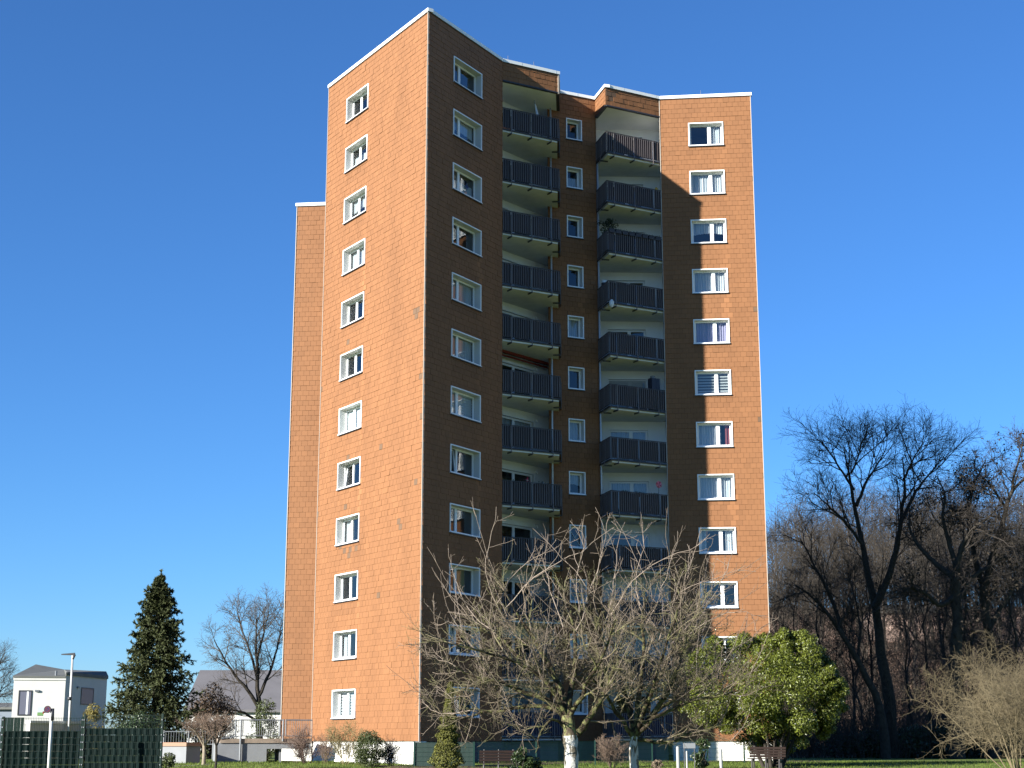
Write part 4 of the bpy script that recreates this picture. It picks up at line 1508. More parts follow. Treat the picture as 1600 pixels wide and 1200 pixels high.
q = at(1097, 1192, 65); bush("rhododendron", q.x, 65, .95, 1.15, M_ivy, "dark drooping broadleaf shrub between the white posts", seed=92, nb=18, per=60, size=.16, aspect=.32)
q = at(258, 1190, 55); bush("evergreen_bush", q.x, 55, .75, 1.15, M_ever, "narrow leafy bush at the end of the tall green fence", seed=93, nb=20, per=110, size=.08)
q = at(146, 1130, 92); bush("yellow_bush", q.x, 92, 2.0, 3.0, M_yel, "yellowing leafy bush beside the spruce, before the white house", seed=94, nb=34, per=140, size=.10)
q = at(225, 1130, 52.5); bush("ivy_hedge", q.x, 52.5, 1.9, 2.45, M_ivy, "glossy ivy hanging over the right panel of the green fence", seed=95, nb=40, per=120, size=.08, dep=.8, base=1.2)
q = at(415, 1140, 82); bush("evergreen_bush", q.x, 82, 2.1, 3.0, M_ever, "green bush showing behind the grey ramp railing", seed=96, nb=34, per=150, size=.09)
q = at(333, 1120, 92); bush("brown_hedge", q.x, 92, 3.0, 4.0, mat("beech_leaf", (0.13, 0.085, 0.05), .8, tint=1.0, backface=.2), "brown leafy hedge behind the ramp, below the bare tree", seed=97, nb=60, per=130, size=.12)
q = at(1440, 1150, 96); bush("dark_hedge", q.x, 93, 12, 2.4, M_ivy, "low dark hedge in the tower's shadow at the wood's edge", cat="hedge", seed=98, nb=170, per=150, size=.2, dep=2.4)

# ------------------------------------------------------------------ fence with woven strips on the left
M_fgreen = mat("fence_green_metal", (0.003, 0.014, 0.010), .5, spec=.15, var=.1, scale=4)
M_strip = mat("green_privacy_strip", (0.0012, 0.0065, 0.0060), .55, var=.3, scale=2.5, spec=.06)


def strip_fence(p0, p1, ztop, label):
    f = Fr(p0, p1)
    root = empty("strip_fence", (0, 0, 0))
    z0 = gz(p0[1])
    for s in (0.0, f.L):
        b = MB()
        b.box(s - .03, -.03, z0 - .1, s + .03, .03, ztop + .03, M=f.M())
        for k in range(10): b.box(s - .012, -.055, z0 + .2 + k * .22, s + .012, -.031, z0 + .235 + k * .22, 1, M=f.M())
        b.build("post", [M_fgreen, M_galv], root)
    b = MB()
    n = int((f.L - .1) / .05)
    for j in range(n + 1):
        s = .05 + (f.L - .1) * j / n
        b.box(s - .003, -.004, z0 + .05, s + .003, .004, ztop, M=f.M())
    for z in np.arange(ztop - .02, z0, -.2):
        b.box(.03, -.014, z - .004, f.L - .03, -.006, z + .004, M=f.M())
        b.box(.03, .006, z - .004, f.L - .03, .014, z + .004, M=f.M())
    tag(b.build("wire_mesh", M_fgreen, root), kind='stuff')
    # one strip: passes before and behind the wires
    L_ = f.L - .10
    m = int(L_ / .025)
    V, Q = [], []
    for i in range(m + 1):
        s = L_ * i / m
        y = .020 * math.sin(s / .20 * 6.283 + .8)
        V += [(s, y, 0), (s, y, .194)]
    for i in range(m): Q.append((2 * i, 2 * i + 2, 2 * i + 3, 2 * i + 1))
    me = np_mesh("strip", np.array(V), np.array(Q), M_strip)
    z, k = ztop - .40 - .2, 0
    while z > z0 - .05:
        link("strip", me, root, f.M(.05, 0, z + .005) @ (Matrix.Translation((L_, 0, 0)) @ Matrix.Rotation(math.pi, 4, 'Z') if k % 2 else Matrix.Identity(4)))
        z -= .2; k += 1
    tag(root, label, "fence", "green privacy fence panels")


def fpt(x, Y):
    p = at(x, 1150, Y); return (p.x, Y)


zt = at(100, 1120, 49.0).z
strip_fence(fpt(-122, 49.2), fpt(3, 49.1), zt - .04, "green strip-woven fence panel cut by the left picture edge")
strip_fence(fpt(4, 49.1), fpt(128, 49.0), zt - .02, "green strip-woven fence panel behind the no parking sign")
strip_fence(fpt(131, 49.0), fpt(253, 48.6), zt + .06, "green strip-woven fence panel in front of the spruce and ivy")

# board fence further back, seen above the strips
f = Fr(fpt(4, 60), fpt(36, 60))
root = empty("board_fence", (0, 0, 0))
for j in range(6):
    b = MB()
    s = j * f.L / 6
    b.box(s + .006, -.01 + .012 * (j % 2), gz(60), s + f.L / 6 - .006, .012 + .012 * (j % 2), at(0, 1121, 60).z, M=f.M())
    b.build("board", M_fgreen, root)
tag(root, "short dark green board fence showing above the strip fence, far left", "fence")

# no parking sign
SY = 47.0
root = empty("no_parking_sign", (at(75, 1190, SY).x, SY, gz(SY)))
o = np.array(root.location)
b = MB()
p0, p1 = at(75.5, 1206, SY), at(81, 1112, SY)
d = (p1 - p0)
b.bar(Vector(p0 - Vector(o)) - d * .35, Vector(p1 - Vector(o)), .043, 12)
b.bar(Vector(at(81.5, 1126, SY)) - Vector(o), Vector(at(82, 1107, SY)) - Vector(o), .055, 10, 1)
b.build("pole", [mat("pole_steel", (0.55, 0.54, 0.50), .5, var=.06, scale=5), M_dark], root, smooth=True)
c = at(75.2, 1108.5, SY) - Vector(o) + Vector((0, -.07, 0))
M_signred = mat("sign_red", (0.10, 0.004, 0.014), .45)
M_signblue = mat("sign_blue", (0.012, 0.008, 0.055), .45)
M_signrim = mat("sign_rim", (0.012, 0.012, 0.02), .5)


def disc(r0, r1, y, mi, b, n=28):
    for k in range(n):
        a, e = 2 * math.pi * k / n, 2 * math.pi * (k + 1) / n
        q = lambda r, t: (c.x + r * math.cos(t), c.y + y, c.z + r * math.sin(t))
        if r0 == 0: b.face([q(0, 0), q(r1, a), q(r1, e)], mi)
        else: b.face([q(r0, a), q(r1, a), q(r1, e), q(r0, e)], mi)


b = MB()
b.bar(c + Vector((0, .004, 0)), c + Vector((0, .02, 0)), .105, 24, 2)
disc(0, .078, 0, 1, b); disc(.078, .105, -.001, 2, b); disc(.062, .080, -.003, 0, b)
for ang in (45,):
    b.box(-.065, -.005, -.010, .065, -.002, .010, 0, M=Matrix.Translation(c) @ Matrix.Rotation(math.radians(ang), 4, 'Y'))
b.build("sign_disc", [M_signred, M_signblue, M_signrim], root)
c2 = at(75, 1117.5, SY) - Vector(o) + Vector((0, -.06, 0))
b = MB()
b.box(c2.x - .105, c2.y, c2.z - .05, c2.x + .105, c2.y + .01, c2.z + .05)
for k in range(2): b.box(c2.x - .075, c2.y - .003, c2.z - .022 + k * .03, c2.x + .075, c2.y - .001, c2.z - .012 + k * .03, 1)
b.build("plate", [M_white, mat("plate_print", (0.35, 0.38, 0.42), .6)], root)
tag(root, "round no parking sign with a small white plate on a pale pole before the fence", "road sign")

# street lamp
SY = 86.0
root = empty("street_lamp", (at(107, 1160, SY).x, SY, 0))
o = Vector(root.location)
M_pole = mat("lamp_pole", (0.46, 0.46, 0.45), .5, var=.06, scale=4)
b = MB()
b.bar(Vector((0, 0, -.1)), at(113.5, 1024, SY) - o, .085, 10, r1=.055)
b.bar(at(108.6, 1094, SY) - o, at(108.9, 1089, SY) - o, .11, 10, 1)
b.build("pole", [M_pole, M_dark], root, smooth=True)
b = MB()
q = at(117, 1022, SY) - o; p = at(96, 1022.5, SY) - o
b.bar(q, p, .075, 8, r1=.03)
b.bar(q + Vector((0, 0, -.02)), at(113.5, 1030, SY) - o, .06, 8)
b.build("lamp_head", M_dark, root)
tag(root, "slim grey street lamp with a flat arm in front of the white house", "street lamp")

# ------------------------------------------------------------------ house and far buildings
M_render_w = mat("white_render", (0.54, 0.525, 0.50), .9, var=.05, scale=1.5)
M_roofg = mat("grey_roofing", (0.11, 0.112, 0.104), .85, var=.15, scale=1.2)
M_win = mat("far_window", (0.13, 0.13, 0.17), .25, var=.05, scale=1)


def house():
    Y = 128.0
    root = empty("white_house", (at(60, 1160, Y).x, Y, 0))
    o = Vector(root.location)
    a, c = at(22, 1060, Y), at(98.5, 1060, Y)
    fa, fb = Fr((a.x, Y), (c.x, Y + .8)), None
    e = at(168, 1052, Y + 9)
    fb = Fr((c.x, Y + .8), (e.x, Y + 9))
    zt, z1 = at(60, 1056, Y).z, at(98, 1049.5, Y).z
    b = MB()
    b.face([fa.P(0, 0, -.2), fa.P(fa.L, 0, -.2), fa.P(fa.L, 0, zt), fa.P(0, 0, zt)])
    b.box(-.05, -.06, zt - .32, fa.L + .02, .0, zt, M=fa.M())
    b.face([fb.P(0, 0, -.2), fb.P(fb.L, 0, -.2), fb.P(fb.L, 0, z1), fb.P(0, 0, z1)])
    for q in b.v: pass
    b.v = [tuple(Vector(v) - o) for v in b.v]
    b.build("wall", M_render_w, root)
    b = MB()
    bk = Fr((a.x, Y), (a.x + 1.0, Y + 10))
    r0, r1 = Vector(fa.P(-.1, .1, zt)) - o, Vector(fa.P(fa.L - .0, .1, zt)) - o
    k0, k1 = at(56, 1038, Y + 6) - o, at(100, 1046, Y + 6) - o
    k2 = at(166, 1049, Y + 9.5) - o
    b.face([r0, r1, k1, k0])
    b.face([r1, Vector(fb.P(0, .1, z1)) - o, k1])
    b.face([Vector(fb.P(0, .1, z1)) - o, Vector(fb.P(fb.L, .1, z1)) - o, k2, k1])
    b.face([r0 + Vector((0, 0, -.14)), r1 + Vector((0, 0, -.14)), r1, r0])
    b.face([Vector(fb.P(0, .1, z1 - .25)) - o, Vector(fb.P(fb.L, .1, z1 - .25)) - o, Vector(fb.P(fb.L, .1, z1)) - o, Vector(fb.P(0, .1, z1)) - o])
    b.face([k0, k1, Vector((k1.x, k1.y + 4, zt - 1)), Vector((k0.x, k0.y + 4, zt - 1))])
    rf_ = b.build("roof", M_roofg, root)
    b = MB()
    p = at(87.5, 1053, Y + 1) - o
    b.bar(p - Vector((0, 0, .4)), p + Vector((0, 0, .25)), .09, 8)
    b.build("chimney", M_galv, rf_)
    for fr, x0, x1, y0, y1 in ((fa, 29.5, 48, 1078.5, 1118), (fb, 127, 145, 1074, 1102)):
        s0, zz1 = fr.hit(x0, y0); s1, zz0 = fr.hit(x1, y1)
        b = MB()
        rect_ring(b, s0, zz0, s1, zz1, .09, -.04, .03)
        M = Matrix.Translation(-o) @ fr.M()
        w = b.build("window", M_dark, root, M)
        b = MB()
        b.box(s0 + .09, -.02, zz0 + .09, s1 - .09, .0, zz1 - .09)
        b.build("pane", M_win, w)
        if fr is fa:
            b = MB(); b.box(s1 - .40, -.032, zz0 + .09, s1 - .26, -.022, zz1 - .09); b.build("shutter_edge", M_pvc, w)
    for fr, x, y in ((fa, 58, 1079.5), (fb, 121, 1074)):
        s, z = fr.hit(x, y)
        b = MB(); b.box(s - .16, -.12, z - .07, s + .16, -.005, z + .07)
        b.build("wall_lamp", M_galv, root, Matrix.Translation(-o) @ fr.M())
    # small picture board on the front
    s, z = fa.hit(58, 1118); s2, z2 = fa.hit(70, 1105)
    b = MB()
    b.box(s, -.03, z, s2, -.01, z2, 0)
    b.box(s, -.035, z, s2, -.032, z + (z2 - z) * .38, 1)
    b.box(s + (s2 - s) * .75, -.038, z + .12, s2 - .02, -.036, z + (z2 - z) * .5, 2)
    b.build("picture_board", [mat("board_pale", (.45, .52, .54), .7), mat("board_green", (.13, .25, .08), .7), M_red], root, Matrix.Translation(-o) @ fa.M())
    tag(root, "white rendered house with a grey roof and tall narrow windows on the far left", "house")


house()


def hall(name, x0, x1, ytop, yeave, Y, label, wallm, roofm, dep=14):
    root = empty(name, (at((x0 + x1) / 2, 1150, Y).x, Y, 0))
    o = Vector(root.location)
    a, c = at(x0, yeave, Y) - o, at(x1, yeave, Y) - o
    t = at(x0, ytop, Y + dep / 2).z
    b = MB(); b.box(a.x, 0, -.2, c.x, dep, a.z)
    b.build("wall", wallm, root)
    b = MB()
    b.face([(a.x - .3, -.4, a.z - .05), (c.x + .3, -.4, a.z - .05), (c.x + .3, dep / 2, t), (a.x - .3, dep / 2, t)])
    b.face([(a.x - .3, dep / 2, t), (c.x + .3, dep / 2, t), (c.x + .3, dep + .4, a.z - .05), (a.x - .3, dep + .4, a.z - .05)])
    b.face([(a.x - .3, -.4, a.z - .3), (c.x + .3, -.4, a.z - .3), (c.x + .3, -.4, a.z - .05), (a.x - .3, -.4, a.z - .05)])
    for k in range(1, 9):
        xx = a.x + (c.x - a.x) * k / 9
        b.box(xx - .04, -.42, -.03, xx + .04, math.hypot(dep / 2 + .4, t - a.z), .05, M=Matrix.Translation((0, 0, a.z - .03)) @ Matrix.Rotation(math.atan2(t - a.z, dep / 2 + .4), 4, 'X'))
    b.build("roof", roofm, root)
    tag(root, label, "building")
    return root


hall("grey_hall", 292, 470, 1047, 1108, 150, "long low building with a pale grey pitched roof behind the bare tree", M_render_w, mat("pale_roof", (0.115, 0.108, 0.112), .7, var=.1, scale=.8))
hall("flat_building", -60, 19, 1098, 1104, 170, "low flat-roofed grey building at the left edge beyond the house", mat("grey_render", (0.16, 0.19, 0.23), .8), M_roofg, 8)
q = hall("pink_house", 1372, 1480, 998, 1008, 168, "pinkish house wall glimpsed through the dark trunks of the wood", mat("pink_render", (0.42, 0.30, 0.25), .9, var=.15, scale=.8), M_roofg, 9)
q.location.z = hill(q.location.x, 168) - 7.5

# garden wall below the white house
f = Fr(fpt(46, 84), fpt(140, 88))
root = empty("garden_wall", (0, 0, 0))
b = MB(); b.box(0, 0, -.1, f.L, .25, at(60, 1130, 84).z, M=f.M()); b.build("wall", M_render_w, root)
b = MB(); b.box(-.05, -.06, at(60, 1130, 84).z + .002, f.L + .05, .3, at(60, 1126, 84).z, M=f.M()); b.build("coping", M_white, root)
tag(root, "low white garden wall with a pale coping behind the strip fence", "wall")
q = at(92, 1135, 81); twig_shrub("bare_shrub", q.x, 81, 1.1, .7, "pale bare shrub in front of the low garden wall", mat("pale_twig", (0.26, 0.22, 0.17), .9), 99, n=12, r=.012)

# ------------------------------------------------------------------ ramp, its railing, paving
Y = 73.2
M_conc = mat("painted_concrete", (0.19, 0.195, 0.205), .9, var=.12, scale=1.5, bump=.2)
M_concd = mat("weathered_concrete", (0.22, 0.17, 0.13), .95, var=.3, scale=4)
f = Fr((at(338, 1160, Y).x, Y), (at(487, 1160, Y).x, Y + 1.2))
root = empty("entrance_ramp", (0, 0, 0))
sx = lambda x: f.hit(x, 1160)[0]
zz = lambda x, y: f.hit(x, y)[1]
b = MB()
b.box(sx(340), 0, -.2, sx(417), 2.0, zz(400, 1161), M=f.M())
b.box(sx(417), 0, zz(430, 1170), sx(486), 2.0, zz(400, 1161), M=f.M())
b.box(sx(437.5), .15, -.2, sx(441), 1.8, zz(430, 1170), M=f.M())
b.build("ramp_wall", M_conc, root)
b = MB()
b.box(sx(344), -.05, zz(400, 1161) + .002, sx(487), 2.1, zz(400, 1154), M=f.M())
b.build("deck", M_concd, root)
tag(root, "raised white concrete entrance walkway joining the tower's left side", "ramp")
rt_ = empty("ramp_railing", (0, 0, 0))
zt_, zb_ = zz(400, 1125), zz(400, 1150)
b = MB()
for s0, s1, dz in ((sx(344), sx(374), -.12), (sx(377), sx(443), 0), (sx(446), sx(487), 0)):
    b.bar(f.P(s0, .08, zt_ + dz), f.P(s1, .08, zt_), .028, 6)
    b.bar(f.P(s0, .08, zb_ + dz), f.P(s1, .08, zb_), .02, 6)
b.build("rail", M_galv, rt_)
for x in (367, 375.5, 378.5, 436, 441.5, 445.5):
    b = MB(); big = x in (375.5, 441.5)
    b.bar(f.P(sx(x), .08, zz(400, 1190 if x == 375.5 else 1158) if big else zb_), f.P(sx(x), .08, zt_ + .03), .045 if big else .028, 6); b.build("post", M_galv, rt_)
b = MB()
for x in np.arange(345, 487, 3.3): b.bar(f.P(sx(x), .08, zb_ - (.10 if x < 374 else 0)), f.P(sx(x), .08, zt_ - (.06 if x < 374 else 0)), .011, 4)
tag(b.build("bars", M_galv, rt_), kind='stuff')
tag(rt_, "grey galvanised railing along the raised walkway left of the tower", "railing")
# low wall with brown top at the path
f2 = Fr(fpt(255, 72), fpt(292, 71))
root = empty("low_wall", (0, 0, 0))
b = MB(); b.box(0, 0, -.1, f2.L, .8, f2.hit(270, 1166)[1], M=f2.M()); b.build("wall", M_conc, root)
b = MB(); b.box(-.06, -.06, f2.hit(270, 1166)[1] + .002, f2.L + .06, .9, f2.hit(270, 1160)[1], M=f2.M()); b.build("coping", mat("brown_coping", (.26, .15, .10), .8), root)
tag(root, "low grey wall with a brown coping between fence and pollard", "wall")
rw = empty("bar_fence", (0, 0, 0))
f3 = Fr(fpt(255, 86), fpt(335, 86))
b = MB()
for z in (f3.hit(280, 1143)[1], f3.hit(280, 1163)[1]): b.bar(f3.P(0, 0, z), f3.P(f3.L, 0, z), .025, 5)
b.build("rail", M_galv, rw)
b = MB()
for s in np.arange(0, f3.L, .14): b.bar(f3.P(s, 0, f3.hit(280, 1163)[1]), f3.P(s, 0, f3.hit(280, 1143)[1]), .012, 4)
tag(b.build("bars", M_galv, rw), kind='stuff')
for s in (0.05, f3.L / 2, f3.L - .05):
    b = MB(); b.bar(f3.P(s, 0, -.1), f3.P(s, 0, f3.hit(280, 1141)[1]), .04, 6); b.build("post", M_galv, rw)
tag(rw, "thin grey bar fence behind the pollard, left of the walkway", "fence")
# path in front of the ramp and the planted bed along the tower
b = MB()
pth = [fpt(225, 66), fpt(345, 69.2), fpt(345, 71.5), fpt(205, 73)]
b.face([(x, y, max(gz(y), 0) + (.012 if y > 69 else .012) + (gz(y) if y < 70 else 0)) for x, y in pth])
tag(b.build("path", M_pave), kind='structure')
V, Q = [], []
edge = [(-11.4, 77.5), (-9.9, 75.6), (-4.2, 66.6), (-2.4, 67.4), (1.2, 72.2), (3.5, 74.4), (5.5, 74.6), (9, 76.4), (14, 76.0)]
outer = [(-12.2, 76.2), (-10.6, 74.2), (-4.3, 64.6), (-1.5, 65.2), (2.2, 69.6), (4.0, 71.8), (6, 72.6), (9.2, 74.0), (14.4, 73.6)]
for (x0, y0), (x1, y1) in zip(edge, outer):
    for t in np.linspace(0, 1, 5): V.append((x0 + (x1 - x0) * t + .1 * math.sin(x0 * 9 + t * 7), y0 + (y1 - y0) * t, gz(y0 + (y1 - y0) * t) + .015 + .05 * math.sin(t * 3.14)))
for i in range(len(edge) - 1):
    for k in range(4):
        a = i * 5 + k
        Q.append((a, a + 1, a + 6, a + 5))
tag(link("planting_bed", np_mesh("planting_bed", np.array(V), np.array(Q), M_soil, smooth=True)), kind='structure')

# ------------------------------------------------------------------ wire fence before the plinth, benches, posts
fw = [(-4.0, 66.4), (-1.55, 66.1), (1.0, 67.2), (3.5, 68.3), (6.0, 69.4), (8.5, 70.5), (10.2, 71.2), (11.8, 71.9)]
M_wire = mat("wire_fence_green", (0.006, 0.030, 0.021), .45)
wf = empty("wire_fence", (0, 0, 0))
for i, (x, y) in enumerate(fw):
    z = gz(y)
    b = MB(); b.box(x - .03, y - .03, z - .1, x + .03, y + .03, z + 1.04); b.build("post", M_wire, wf)
for p, q in zip(fw, fw[1:]):
    g = Fr(p, q)
    zA = gz((p[1] + q[1]) / 2)
    b = MB()
    for j in range(6): b.box(.03, -.006, zA + .08 + j * .185 - .004, g.L - .03, .006, zA + .08 + j * .185 + .004, M=g.M())
    for s in np.arange(.05, g.L, .05): b.box(s - .0025, -.003, zA + .06, s + .0025, .003, zA + 1.02, M=g.M())
    b.build("wire_panel", M_wire, wf)
tag(wf, "low green wire mesh fence along the foot of the shaded walls", "fence")
b = MB()
sc_ = Fr(fw[0], fw[1])
b.box(.03, .03, gz(66.3) + .05, sc_.L - .03, .04, gz(66.3) + 1.0, M=sc_.M())
b.build("fence_screen", mat("dark_green_sheet", (.004, .020, .014), .5, var=.2, scale=2), wf)

M_wood = mat("bench_wood", (0.017, 0.0095, 0.0075), .75, spec=.12, var=.3, scale=6, stretch=(1, 8, 8))
M_cast = mat("cast_iron", (0.05, 0.045, 0.045), .6)


def bench(px_, Y, W, rz, label):
    p = at(px_, 1190, Y)
    root = empty("park_bench", (p.x, Y, gz(Y)), rz)
    for j in range(4):
        b = MB(); b.box(-W / 2, -.24 + j * .105, .42, W / 2, -.15 + j * .105, .455); b.build("seat_slat", M_wood, root)
    for j in range(4):
        b = MB()
        b.box(-W / 2, 0, 0, W / 2, .03, .085, M=Matrix.Translation((0, .185 + j * .030, .49 + j * .105)) @ Matrix.Rotation(math.radians(-16), 4, 'X'))
        b.build("back_slat", M_wood, root)
    for s in (-W / 2 + .18, 0, W / 2 - .18):
        b = MB()
        b.box(s - .025, -.25, .36, s + .025, .22, .418)
        b.bar((s, -.20, .38), (s, -.25, -.05), .032, 6)
        b.bar((s, .14, .38), (s, .22, -.05), .032, 6)
        b.bar((s, .19, .40), (s, .345, .92), .024, 6)
        b.build("leg", M_cast, root)
    tag(root, label, "bench", "brown slatted park benches")


bench(779, 60.5, 1.45, .0, "brown slatted park bench under the left apple tree's branches")
bench(1198, 64.5, 1.45, -.35, "brown slatted park bench in the shade below the laurel")

M_post = mat("white_post", (0.33, 0.33, 0.32), .5, var=.05, scale=6)
for px_, yt, Y, r, lb in ((1059, 1167, 50.0, .052, "white steel post left of the three, nearest the slim white trunk"), (1073, 1174, 54.0, .03, "thin white stake between the two thicker white posts"), (1126, 1171, 51.0, .05, "white steel post on the right, nearest the laurel")):
    p = at(px_, yt, Y)
    b = MB()
    b.bar((0, 0, -.1), (0, 0, p.z - gz(Y)), r, 12)
    b.bar((0, 0, p.z - gz(Y)), (0, 0, p.z - gz(Y) + .012), r * .8, 12)
    o = b.build("white_post", M_post, None, Matrix.Translation((p.x, Y, gz(Y))), smooth=False)
    tag(o, lb, "post", "white posts on the lawn")
b = MB()
p = at(1077, 1166, 64.0)
b.box(-.24, -.01, p.z - gz(64) - .08, .24, .01, p.z - gz(64) + .12)
b.bar((-.2, .02, -.1), (-.2, .02, p.z - gz(64) + .1), .02, 6, 1)
b.bar((.2, .02, -.1), (.2, .02, p.z - gz(64) + .1), .02, 6, 1)
tag(b.build("notice_board", [mat("pale_board", (.17, .18, .19), .6), M_dark], None, Matrix.Translation((p.x, 64.0, gz(64)))), "small blank white notice plate behind the white posts", "sign")

# short grass on the strip of lawn in view
rng = np.random.default_rng(3)
n = 52000
Y = 50 + 26 * rng.random(n) ** .8
x = rng.uniform(-.26, .34, n) * Y
z = np.array([gz(v) for v in Y])
hh = .05 + .07 * rng.random(n)
a = rng.random(n) * 6.283
w = .012
dx, dy = np.cos(a), np.sin(a)
V = np.stack([np.stack([x - dx * w, Y - dy * w, z], 1), np.stack([x + dx * w, Y + dy * w, z], 1), np.stack([x + rng.normal(0, .04, n), Y + rng.normal(0, .04, n), z + hh], 1)], 1).reshape(-1, 3)
M_blade = mat("grass_blade", (0.105, 0.145, 0.028), .8, var=.3, scale=1.5, tint=1.0, spec=.2, backface=.3)
tag(link("grass", np_mesh("grass", V, np.arange(3 * n).reshape(-1, 3), M_blade, attr=rng.normal(0, .3, n).clip(-.6, .8))), kind='stuff')

# ------------------------------------------------------------------ things on the balconies
def rail_pos(fr, s, k, o=0.0, z=1.275):
    return fr.P(s, o, ZB[k] + z)


M_box = mat("planter_plastic", (0.020, 0.018, 0.028), .5)
M_terra = mat("planter_brown", (0.06, 0.035, 0.025), .7)
M_plant = leafmat("balcony_leaf", (0.05, 0.06, 0.028), .6, .3, .15)
M_flow = mat("flower_pink", (0.55, 0.10, 0.16), .7, tint=.4)


def planter(fr, s, k, W, label, group, z=1.15, hgt=.17, greens=0, flowers=0, o=.10, seed=1, m=None):
    rng = np.random.default_rng(seed)
    root = empty("planter_box", rail_pos(fr, s, k, o, z))
    root.rotation_euler = (0, 0, math.atan2(fr.d[1], fr.d[0]))
    b = MB()
    w2 = W / 2
    lo, hi = [(-w2 + .02, -.06), (w2 - .02, -.06), (w2 - .02, .06), (-w2 + .02, .06)], [(-w2, -.08), (w2, -.08), (w2, .08), (-w2, .08)]
    for i in range(4):
        j = (i + 1) % 4
        b.face([(*lo[i], 0), (*lo[j], 0), (*hi[j], hgt), (*hi[i], hgt)])
    b.face([(*p, 0) for p in reversed(lo)])
    b.face([(*p, hgt - .02) for p in hi], 1)
    rect = ((-w2 - .01, -.092, w2 + .01, -.078), (-w2 - .01, .078, w2 + .01, .092))
    for x0, y0, x1, y1 in rect: b.box(x0, y0, hgt - .02, x1, y1, hgt + .005)
    b.build("box", [m or M_box, M_soil], root)
    if greens:
        C = np.stack([rng.uniform(-w2, w2, greens), rng.normal(0, .05, greens), hgt + .10 * rng.random(greens) ** 1.5], 1)
        link("plant", leaf_mesh("plant", C, rng.normal(0, 1, C.shape), .06, .5, rng, M_plant), root)
    if flowers:
        C = np.stack([rng.uniform(-w2, w2, flowers), rng.normal(0, .05, flowers), hgt + .05 + .10 * rng.random(flowers)], 1)
        link("flowers", leaf_mesh("flowers", C, rng.normal(0, 1, C.shape), .05, .9, rng, M_flow), root)
    tag(root, label, "flower box", group)
    return root


ORD = ["first", "second", "third", "fourth", "fifth", "sixth", "seventh", "eighth"]
for i in range(8):
    planter(fGH, .22 + i * .405, 2, .34, "dark planter box, %s from the left of eight on one right balcony's railing" % ORD[i], "dark planter boxes along one balcony railing", z=1.16, hgt=.20, greens=14, o=.02, seed=200 + i)
for i, (s, lb) in enumerate(((.9, "left"), (1.75, "middle"), (2.6, "right"))):
    planter(fGH, s, 7, .52, "brown flower box, the %s of three on the right balcony with the pink windmill" % lb, "flower boxes on the balcony with the windmill", z=1.08, greens=70, o=-.14, seed=220 + i, m=M_terra)
for i, (s, lb) in enumerate(((.45, "left"), (1.35, "middle"), (2.25, "right"))):
    planter(fCD, s, 7, .56, "dark flower box, the %s of three on the left balcony with the red figure" % lb, "flower boxes on a left balcony", z=1.10, greens=60, flowers=8 * (i == 1), o=-.14, seed=230 + i)
for i, s in enumerate((.5, 1.3, 2.2)):
    planter(fCD, s, 4, .50, "dark flower box hung inside a left balcony railing, %s of three from the left" % ORD[i], "flower boxes on a middle left balcony", z=1.02, greens=20, o=-.12, seed=240 + i)

# potted shrub in the corner of the third right balcony
rng = np.random.default_rng(250)
root = empty("potted_shrub", fFG.P(.75, -.45, ZB[2] + .17))
b = MB(); b.bar((0, 0, 0), (0, 0, .34), .15, 12, r1=.20); b.build("pot", M_terra, root)
b = MB(); b.bar((0, 0, .3), (0, 0, 1.5), .03, 6, r1=.015); b.build("stem", M_barkD, root)
bl = [((rng.normal(0, .24), rng.normal(0, .20), 1.25 + .75 * rng.random()), (.20, .20, .16)) for _ in range(16)]
C, N_ = foliage(rng, bl, 45)
link("crown", leaf_mesh("crown", C, N_, .10, .5, rng, M_plant, .4), root)
tag(root, "leafy potted shrub in the corner of the right balcony with eight planter boxes", "potted plant")

# dark cabinet on the sixth right balcony
root = empty("balcony_cabinet", fGH.P(2.85, -.30, ZB[5] + .17)); root.rotation_euler = (0, 0, math.atan2(fGH.d[1], fGH.d[0]))
b = MB(); b.box(-.25, -.18, 0, .25, .18, 1.72); b.build("body", mat("cabinet_blue", (.012, .014, .03), .5), root)
for x in (-.245, .005):
    b = MB(); b.box(x, -.20, .03, x + .24, -.181, 1.69); b.build("door", mat("cabinet_door", (.014, .016, .034), .5), root)
tag(root, "tall dark blue cabinet at the right end of a middle right balcony", "cabinet")
b = MB()
b.box(-.16, -.10, 0, .16, .10, .02, 0); b.bar((0, 0, .02), (0, 0, .12), .11, 10, r1=.13); b.bar((0, 0, .12), (0, 0, .15), .13, 10, r1=.06)
tag(b.build("metal_bowl", M_galv, None, Matrix.Translation(fGH.P(2.78, -.30, ZB[5] + 1.892))), "shiny metal bowl on top of the dark balcony cabinet", "bowl")
b = MB(); b.bar((0, 0, 0), (0, 0, 1.45), .17, 10, r1=.05); b.bar((0, 0, 1.45), (0, 0, 1.5), .05, 8, r1=.02)
tag(b.build("covered_parasol", mat("grey_cover", (.16, .19, .20), .8), None, Matrix.Translation(fGH.P(2.38, -.55, ZB[5] + .17))), "grey covered parasol leaning beside the dark balcony cabinet", "parasol")

# closed white parasol on the top left balcony
b = MB()
p0, p1 = Vector(fCD.P(2.75, -.75, ZB[0] + .17)), Vector(fCD.P(2.35, -.9, ZB[0] + 2.45))
b.bar(p0, p1, .022, 8, 1)
b.bar(p0.lerp(p1, .35), p0.lerp(p1, .9), .11, 10, r1=.03)
b.bar(p0.lerp(p1, .9), p0.lerp(p1, .93), .03, 8, r1=.01)
b.bar(p0, p0 + Vector((0, 0, .06)), .2, 12)
tag(b.build("closed_parasol", [mat("parasol_cloth", (.62, .63, .66), .85), M_galv]), "closed white parasol on the topmost left balcony", "parasol")

